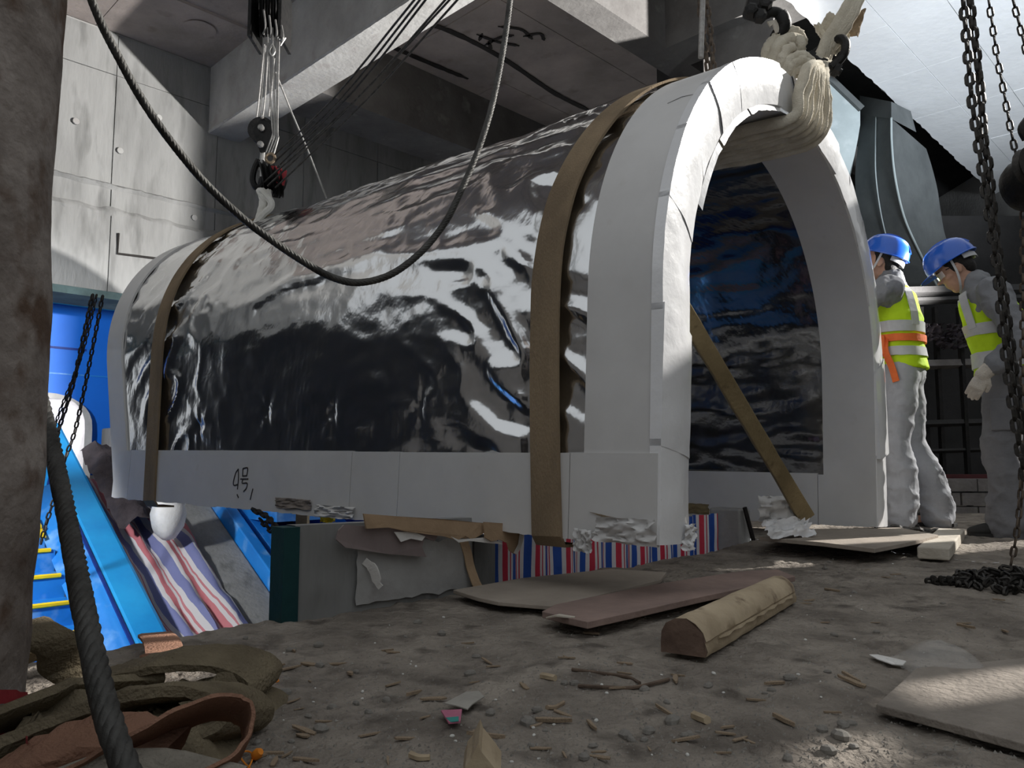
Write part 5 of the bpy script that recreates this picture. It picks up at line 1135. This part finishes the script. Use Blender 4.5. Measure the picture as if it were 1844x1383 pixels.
def person(label, base, ang, J, hp, pants, belt=None, glove=None, glasses=False, seed=0.0, vest_hem=.90, size=1.0, pocket=True):
    R = Matrix.Rotation(ang, 3, 'Z'); B = Vector(base); T = lambda p: B + R @ (Vector(p) * size); side = R @ Vector((0, 1, 0)); fwd = R @ Vector((1, 0, 0))
    root = thing('person', label, 'person', tuple(B)); j = {k: Vector(v) for k, v in J.items() if hasattr(v, '__len__')}
    spine = [j['pelvis'] - Vector((0, 0, .09)), j['pelvis'], j['pelvis'].lerp(j['chest'], .45), j['chest'], j['chest'].lerp(j['neck'], .62), j['neck']]
    hm = R @ Matrix.Rotation(hp, 3, 'Y'); hc = T(j['head']); H = lambda p: hc + hm @ Vector(p)
    def limb(mb, pts, r, n=14): loft(mb, [T(p) for p in pts], r, r, side, n)
    def mix(a, b, t): return j[a].lerp(j[b], t)
    # ---- body (skin): one continuous figure
    mb = MB()
    loft(mb, [T(p) for p in spine], [.10, .11, .09, .105, .085, .055], [.14, .155, .130, .15, .140, .06], side)
    loft(mb, [T(j['neck'] - Vector((0, 0, .03))), T(j['neck'].lerp(j['head'], .5)), H((-.01, 0, -.03))], [.062, .055, .055], [.064, .057, .055], side, 14)
    ell(mb, H((0, 0, .03)), (.098, .077, .098), hm, 20); ell(mb, H((.025, 0, -.045)), (.066, .060, .075), hm, 16); ell(mb, H((.045, 0, -.095)), (.034, .036, .024), hm, 12)
    mb.add([H((.088, -.016, -.028)), H((.088, .016, -.028)), H((.086, 0, .022)), H((.120, 0, -.020)), H((.070, 0, -.034))], [(0, 1, 3), (1, 2, 3), (2, 0, 3), (0, 4, 1), (1, 4, 2), (2, 4, 0)])
    ell(mb, H((.106, 0, -.018)), (.016, .014, .011), hm, 10)
    ell(mb, H((.080, 0, .030)), (.018, .055, .010), hm, 12)                    # brow
    ell(mb, H((.078, 0, -.056)), (.016, .026, .007), hm, 10); ell(mb, H((.074, 0, -.067)), (.016, .022, .006), hm, 10)
    for s in (-1, 1):
        ell(mb, H((-.008, s * .080, -.008)), (.020, .009, .032), hm, 12); ell(mb, H((.05, s * .045, -.022)), (.03, .022, .02), hm, 10)
    for s, a in ((1, 'l'), (-1, 'r')):
        limb(mb, [j['sh' + a], mix('sh' + a, 'el' + a, .5), j['el' + a], mix('el' + a, 'wr' + a, .4), j['wr' + a]], [.044, .043, .038, .038, .028])
        limb(mb, [j['hip' + a], mix('hip' + a, 'kn' + a, .5), j['kn' + a], mix('kn' + a, 'an' + a, .35), j['an' + a]], [.085, .072, .055, .052, .036])
        limb(mb, [j['an' + a], j['an' + a] + Vector((.05, 0, -.05)), j['an' + a] + Vector((.15, 0, -.06))], [.034, .036, .026])
    # hands with five fingers
    hands = MB(); hs = {}
    for s, a in ((1, 'l'), (-1, 'r')):
        wv = T(j['wr' + a]); d = (wv - T(j['el' + a])).normalized(); d = (d + (R @ Vector(J.get('hd' + a, (0, 0, 0))))).normalized() if 'hd' + a in J else d
        pn = (side * s); pn = (pn - d * pn.dot(d)).normalized(); ax = d.cross(pn).normalized() * (1 if s > 0 else -1)       # back of hand looks outwards
        hmb = MB()
        loft(hmb, [wv - d * .02, wv + d * .015, wv + d * .05, wv + d * .085], [.024, .029, .037, .038], [.022, .021, .017, .014], pn, 12)
        for k in range(4):
            o = (k - 1.5) * .019; L = [.064, .074, .070, .054][k]; p0 = wv + d * .082 + ax * o; c = -pn
            q1 = p0 + (d * .92 + c * .35).normalized() * L * .45; q2 = q1 + (d * .72 + c * .7).normalized() * L * .33; q3 = q2 + (d * .5 + c * .87).normalized() * L * .25
            loft(hmb, [p0 - d * .015, p0, q1, q2, q3], [.0095, .0095, .009, .0083, .0072], [.0095, .0095, .009, .0083, .0072], pn, 8)
        th0 = wv + d * .022 - ax * .026; th1 = th0 + (d * .7 - ax * .55 - pn * .3).normalized() * .036; th2 = th1 + (d * .95 - ax * .1 - pn * .3).normalized() * .03
        loft(hmb, [th0, th1, th2], [.013, .0115, .009], [.013, .0115, .009], pn, 8)
        hs[a] = hmb
        n = len(mb.v)
        if not (glove and a in glove): mb.add(hmb.v, hmb.f)
    body = fuse(mb, .0062, 2); obj('body', body, M_skin, root, smooth=180)
    for s in (-1, 1):
        obj('eye', (lambda m: (ell(m, H((.083, s * .030, .008)), (.010, .013, .006), hm, 10), m)[1])(MB()), M_eye, root, smooth=True)
        obj('eyebrow', MB().ribbon([H((.090, s * .016, .030)), H((.092, s * .034, .034)), H((.080, s * .050, .028))], [.005, .006, .003], .006, hm @ Vector((1, 0, 0))), M_hair, root)
    # ---- hair
    mb = MB(); ell(mb, H((-.012, 0, .045)), (.098, .084, .090), hm, 18); ell(mb, H((-.060, 0, -.005)), (.046, .070, .062), hm, 14)
    for s in (-1, 1): ell(mb, H((.012, s * .072, .010)), (.012, .010, .035), hm, 8)
    obj('hair', fuse(mb, .008, 2), M_hair, root, smooth=180)
    # ---- trousers
    def wrk(amp, f, sd): return lambda v: amp * (rid(fbm(v.x * f * .7, v.y * f * .7, v.z * f + sd)) - .3) + amp * .5 * fbm(v.x * f * 2, v.y * f * 2, v.z * f * 2 + sd)
    mb = MB(); loft(mb, [T(j['pelvis'] + Vector((0, 0, .10))), T(j['pelvis'] + Vector((0, 0, .02))), T(j['pelvis'] - Vector((0, 0, .08)))], [.125, .135, .12], [.165, .178, .165], side)
    for s, a in ((1, 'l'), (-1, 'r')):
        an = j['an' + a]
        limb(mb, [j['hip' + a] + Vector((0, 0, .02)), mix('hip' + a, 'kn' + a, .45), j['kn' + a] + Vector((.005, 0, 0)), mix('kn' + a, 'an' + a, .45) + Vector((-.015, 0, 0)), mix('kn' + a, 'an' + a, .85), an + Vector((.005, 0, -.045))], [.108, .102, .090, .090, .094, .098], 16)
    tr = fuse(mb, .011, 3, lambda v: wrk(.012, 5.5, seed)(v) * (1.5 if v.z < B.z + .35 else 1)); to = obj('trousers', tr, pants, root, smooth=180)
    # pocket on the near thigh
    for s, a in (((1, 'l'),) if pocket else ()):
        c = T(mix('hip' + a, 'kn' + a, .55)) + side * .098; obj('cargo_pocket', MB().box(c, (.14, .016, .17), R), pants, to, bevel=.008)
    # ---- jacket
    mb = MB(); loft(mb, [T(p) for p in ([j['pelvis'] + Vector((0, 0, .02))] + spine[2:5])], [.115, .116, .128, .110], [.158, .156, .174, .178], side)
    loft(mb, [T(j['neck'] - Vector((.005, 0, .05))), T(j['neck'] + Vector((0, 0, .03)))], [.082, .078], [.090, .080], side, 16)
    for s, a in ((1, 'l'), (-1, 'r')):
        limb(mb, [j['sh' + a] - Vector((0, s * .03, 0)), mix('sh' + a, 'el' + a, .45), j['el' + a], mix('el' + a, 'wr' + a, .45), mix('el' + a, 'wr' + a, .74)], [.083, .072, .064, .060, .058], 14)
    obj('jacket', fuse(mb, .010, 3, wrk(.015, 7, seed + 3)), M_jacket, root, smooth=180)
    # ---- vest
    vs_ = [spine[1].copy(), spine[2], spine[3], spine[4], j['chest'].lerp(j['neck'], .86)]; vs_[0].z = vest_hem
    rxv, ryv = [.148, .136, .150, .126, .10], [.188, .178, .190, .160, .125]
    mb = MB(); loft(mb, [T(p) for p in vs_], rxv, ryv, side, 40, False)
    ve = obj('vest', fuse(mb, .012, 1, wrk(.008, 6, seed + 6)), M_vest, root, smooth=180)
    def vest_at(t):
        x = t * (len(vs_) - 1); i = min(int(x), len(vs_) - 2); f = x - i; return vs_[i].lerp(vs_[i + 1], f), rxv[i] * (1 - f) + rxv[i + 1] * f, ryv[i] * (1 - f) + ryv[i + 1] * f
    def hoop(t0, t1, m, name, parent, grow=.010):
        rows = []
        for t in (t0, (t0 + t1) / 2, t1):
            p, rx, ry = vest_at(t); p = T(p); tt = R @ Vector((0, 0, 1))
            rows.append([p + fwd * math.cos(k * math.pi / 24) * (rx + grow) + side * math.sin(k * math.pi / 24) * (ry + grow) + tt * .006 * fbm(k * .3, t * 9, seed) for k in range(48)])
        m_ = MB(); m_.grid(rows, True); m_.grid([rows[0], [p - (p - T(vest_at(t0)[0])).normalized() * .012 for p in rows[0]]], True); m_.grid([rows[-1], [p - (p - T(vest_at(t1)[0])).normalized() * .012 for p in rows[-1]]], True)
        return obj(name, m_, m, parent, smooth=50)
    hoop(.13, .22, M_refl, 'reflective_band', ve); hoop(.36, .46, M_refl, 'reflective_band', ve)
    for s in (-1, 1):
        pts = []; nr = []
        for t in (.42, .55, .68, .8, .92):
            p, rx, ry = vest_at(t); an = s * .75; pts.append(T(p) + fwd * math.cos(an) * (rx + .012) + side * math.sin(an) * (ry + .012)); nr.append(fwd * math.cos(an) + side * math.sin(an))
        obj('reflective_band', MB().ribbon(pts, .05, .005, nr), M_refl, ve)
        pts = []; nr = []
        for t in (.42, .55, .68, .8, .92):
            p, rx, ry = vest_at(t); an = s * 2.4; pts.append(T(p) + fwd * math.cos(an) * (rx + .012) + side * math.sin(an) * (ry + .012)); nr.append(fwd * math.cos(an) + side * math.sin(an))
        obj('reflective_band', MB().ribbon(pts, .05, .005, nr), M_refl, ve)
    if belt:
        hb = hoop(.27, .335, M_obelt, 'safety_belt', root, .016); p, rx, ry = vest_at(.28); b0 = T(p) + fwd * math.cos(1.25) * (rx + .024) + side * math.sin(1.25) * (ry + .024)
        obj('belt_tail', MB().ribbon(catmull([b0, b0 - Vector((0, 0, .07)) + fwd * .0 + side * .02, b0 - Vector((0, 0, .16)) - fwd * .03 + side * .02, b0 - Vector((0, 0, .25)) - fwd * .05 + side * .02], 5), .042, .006, side + fwd * .6), M_obelt, hb)
        obj('belt_pouch', MB().box(b0 + fwd * .05 - Vector((0, 0, .03)), (.10, .05, .12), R), M_obelt, hb, bevel=.01)
    # ---- helmet
    hl = MB(); rows = []
    for i in range(9):
        t = math.pi / 2 * i / 8; row = []
        for k in range(36):
            an = k * math.pi / 18; r = math.cos(t) ** .55; fr_ = 1 + .06 * math.cos(an)
            row.append(H((-.008 + .138 * r * math.cos(an) * (1.0 if math.cos(an) < 0 else 1.04), .112 * r * math.sin(an), .045 + .130 * math.sin(t))))
        rows.append(row)
    hl.grid(rows, True); hl.grid([rows[0], [H((-.008 + (.132) * math.cos(k * math.pi / 18), .106 * math.sin(k * math.pi / 18), .05)) for k in range(36)], [H((-.008 + .10 * math.cos(k * math.pi / 18), .08 * math.sin(k * math.pi / 18), .13)) for k in range(36)]], True)
    ho = obj('helmet', hl, M_helm, root, smooth=60)
    br = MB(); rows = []
    for k in range(17):
        an = -1.15 + 2.3 * k / 16; w_ = .058 * math.cos(an * 1.25) ** .7 if abs(an * 1.25) < 1.57 else 0
        c, s = math.cos(an), math.sin(an); a0 = (-.008 + .138 * c, .110 * s, .050); a1 = (-.008 + (.140 + w_) * c, (.112 + w_ * .6) * s, .050 - .020 * (w_ / .058))
        rows.append([H(a0), H(a1), H((a1[0], a1[1], a1[2] - .004)), H((a0[0], a0[1], a0[2] - .006))])
    br.grid(rows, True); obj('brim', br, M_helm, ho, smooth=60)
    rim_ = MB(); rim_.tube([H((-.008 + .140 * math.cos(k * math.pi / 18), .113 * math.sin(k * math.pi / 18), .047)) for k in range(37)], .0045, 6); obj('rim', rim_, M_helm, ho, smooth=True)
    obj('ridge', MB().ribbon([H((-.008 + .142 * math.cos(t), 0, .045 + .135 * math.sin(t))) for t in [.35 + 2.4 * k / 16 for k in range(17)]], .05, .010, [hm @ Vector((math.cos(t), 0, math.sin(t))) for t in [.35 + 2.4 * k / 16 for k in range(17)]]), M_helm, ho, smooth=50)
    obj('head_band', MB().ribbon([H((-.13 * math.cos(t), .095 * math.sin(t), .015 + .02 * abs(math.sin(t)))) for t in [-1.1 + 2.2 * k / 12 for k in range(13)]], .028, .005, [hm @ Vector((-math.cos(t), math.sin(t), 0)) for t in [-1.1 + 2.2 * k / 12 for k in range(13)]]), M_refl, ho, smooth=50)
    for s in (-1, 1): obj('chin_strap', MB().ribbon(catmull([H((.0, s * .088, .05)), H((.012, s * .084, -.03)), H((.035, s * .060, -.095)), H((.05, 0, -.122))], 5), .012, .003, hm @ Vector((0, s, -.3))), M_refl, ho)
    if glasses:
        gl = obj('safety_glasses', MB().grid([[H((.040 + .062 * math.cos(t) ** .6, .080 * math.sin(t), z)) for t in [-1.3 + 2.6 * k / 14 for k in range(15)]] for z in (-.012, .005, .024)]), M_lens, root, smooth=60)
        obj('temple', MB().tube([H((.05, .078, .018)), H((-.01, .084, .012))], .003, 5), M_steel, gl)
    # ---- gloves, boots
    for s, a in ((1, 'l'), (-1, 'r')):
        if glove and a in glove:
            g = MB(); wv = T(j['wr' + a]); d = (wv - T(j['el' + a])).normalized(); hmb = hs[a]; g.add(hmb.v, hmb.f)
            loft(g, [wv - d * .045, wv - d * .01, wv + d * .02], [.040, .036, .034], [.038, .034, .030], side, 12)
            obj('glove', fuse(g, .0042, 1, lambda v: .0022), M_glove, root, smooth=180)
        an = j['an' + a]; yaw = J.get('yaw' + a, 0); f = Vector((math.cos(yaw), math.sin(yaw), 0)); bm_ = MB(); zt_ = -an.z
        loft(bm_, [T(an + Vector((0, 0, .03))), T(an + Vector((0, 0, -.03)))], [.052, .055], [.045, .047], side, 14)
        loft(bm_, [T(an + f * -.055 + Vector((0, 0, zt_ + .034))), T(an + f * .04 + Vector((0, 0, zt_ + .045))), T(an + f * .13 + Vector((0, 0, zt_ + .038))), T(an + f * .185 + Vector((0, 0, zt_ + .030)))], [.034, .046, .036, .026], [.040, .046, .048, .036], side, 14)
        bo = obj('boot', fuse(bm_, .009, 2), M_boot, root, smooth=180)
        obj('sole', MB().prism([T(an + f * x + Vector((-math.sin(yaw) * y, math.cos(yaw) * y, zt_ + .002))) for x, y in ((-.09, -.03), (-.09, .03), (0, .045), (.12, .052), (.20, .03), (.20, -.03), (.12, -.052), (0, -.045))], (0, 0, .02)), M_boot, bo)
    return root
def ground(x, y): return gz(x, y)
b1_ = (2.36, 4.68); b2_ = (2.72, 4.25)
J1 = dict(pelvis=(0, 0, .95), chest=(.02, 0, 1.24), neck=(.035, 0, 1.47), head=(.085, .01, 1.605),
          shl=(.02, .20, 1.41), ell=(.20, .33, 1.31), wrl=(.42, .42, 1.38), shr=(.02, -.20, 1.41), elr=(.26, -.16, 1.34), wrr=(.44, .08, 1.46),
          hipl=(0, .095, .91), knl=(.045, .10, .50), anl=(.03, .10, .09), hipr=(0, -.095, .91), knr=(-.02, -.11, .50), anr=(-.15, -.13, .09), yawl=.15, yawr=-.25)
person('worker in lime vest with orange belt and tipped blue helmet reaching to the vault', (b1_[0], b1_[1], ground(*b1_)), math.radians(148), J1, math.radians(-22), M_pants, belt=True, seed=1.0, vest_hem=.93, pocket=False)
J2 = dict(pelvis=(0, 0, .94), chest=(.05, 0, 1.23), neck=(.125, 0, 1.44), head=(.225, .01, 1.555),
          shl=(.06, .225, 1.375), ell=(-.05, .32, 1.06), wrl=(.13, .34, .90), shr=(.06, -.21, 1.375), elr=(-.09, -.28, 1.10), wrr=(-.04, -.30, .86),
          hipl=(0, .095, .90), knl=(.06, .11, .50), anl=(.045, .11, .09), hipr=(0, -.095, .90), knr=(-.07, -.11, .49), anr=(-.33, -.13, .12), hdl=(.15, 0, -1.0), hdr=(0, 0, -.6), yawl=.2, yawr=-.1)
person('worker in lime vest and white gloves looking down, blue helmet and clear safety glasses', (b2_[0], b2_[1], ground(*b2_) - .005), math.radians(152), J2, math.radians(30), M_pants2, glove='lr', glasses=True, seed=7.0, vest_hem=.83, size=.955)
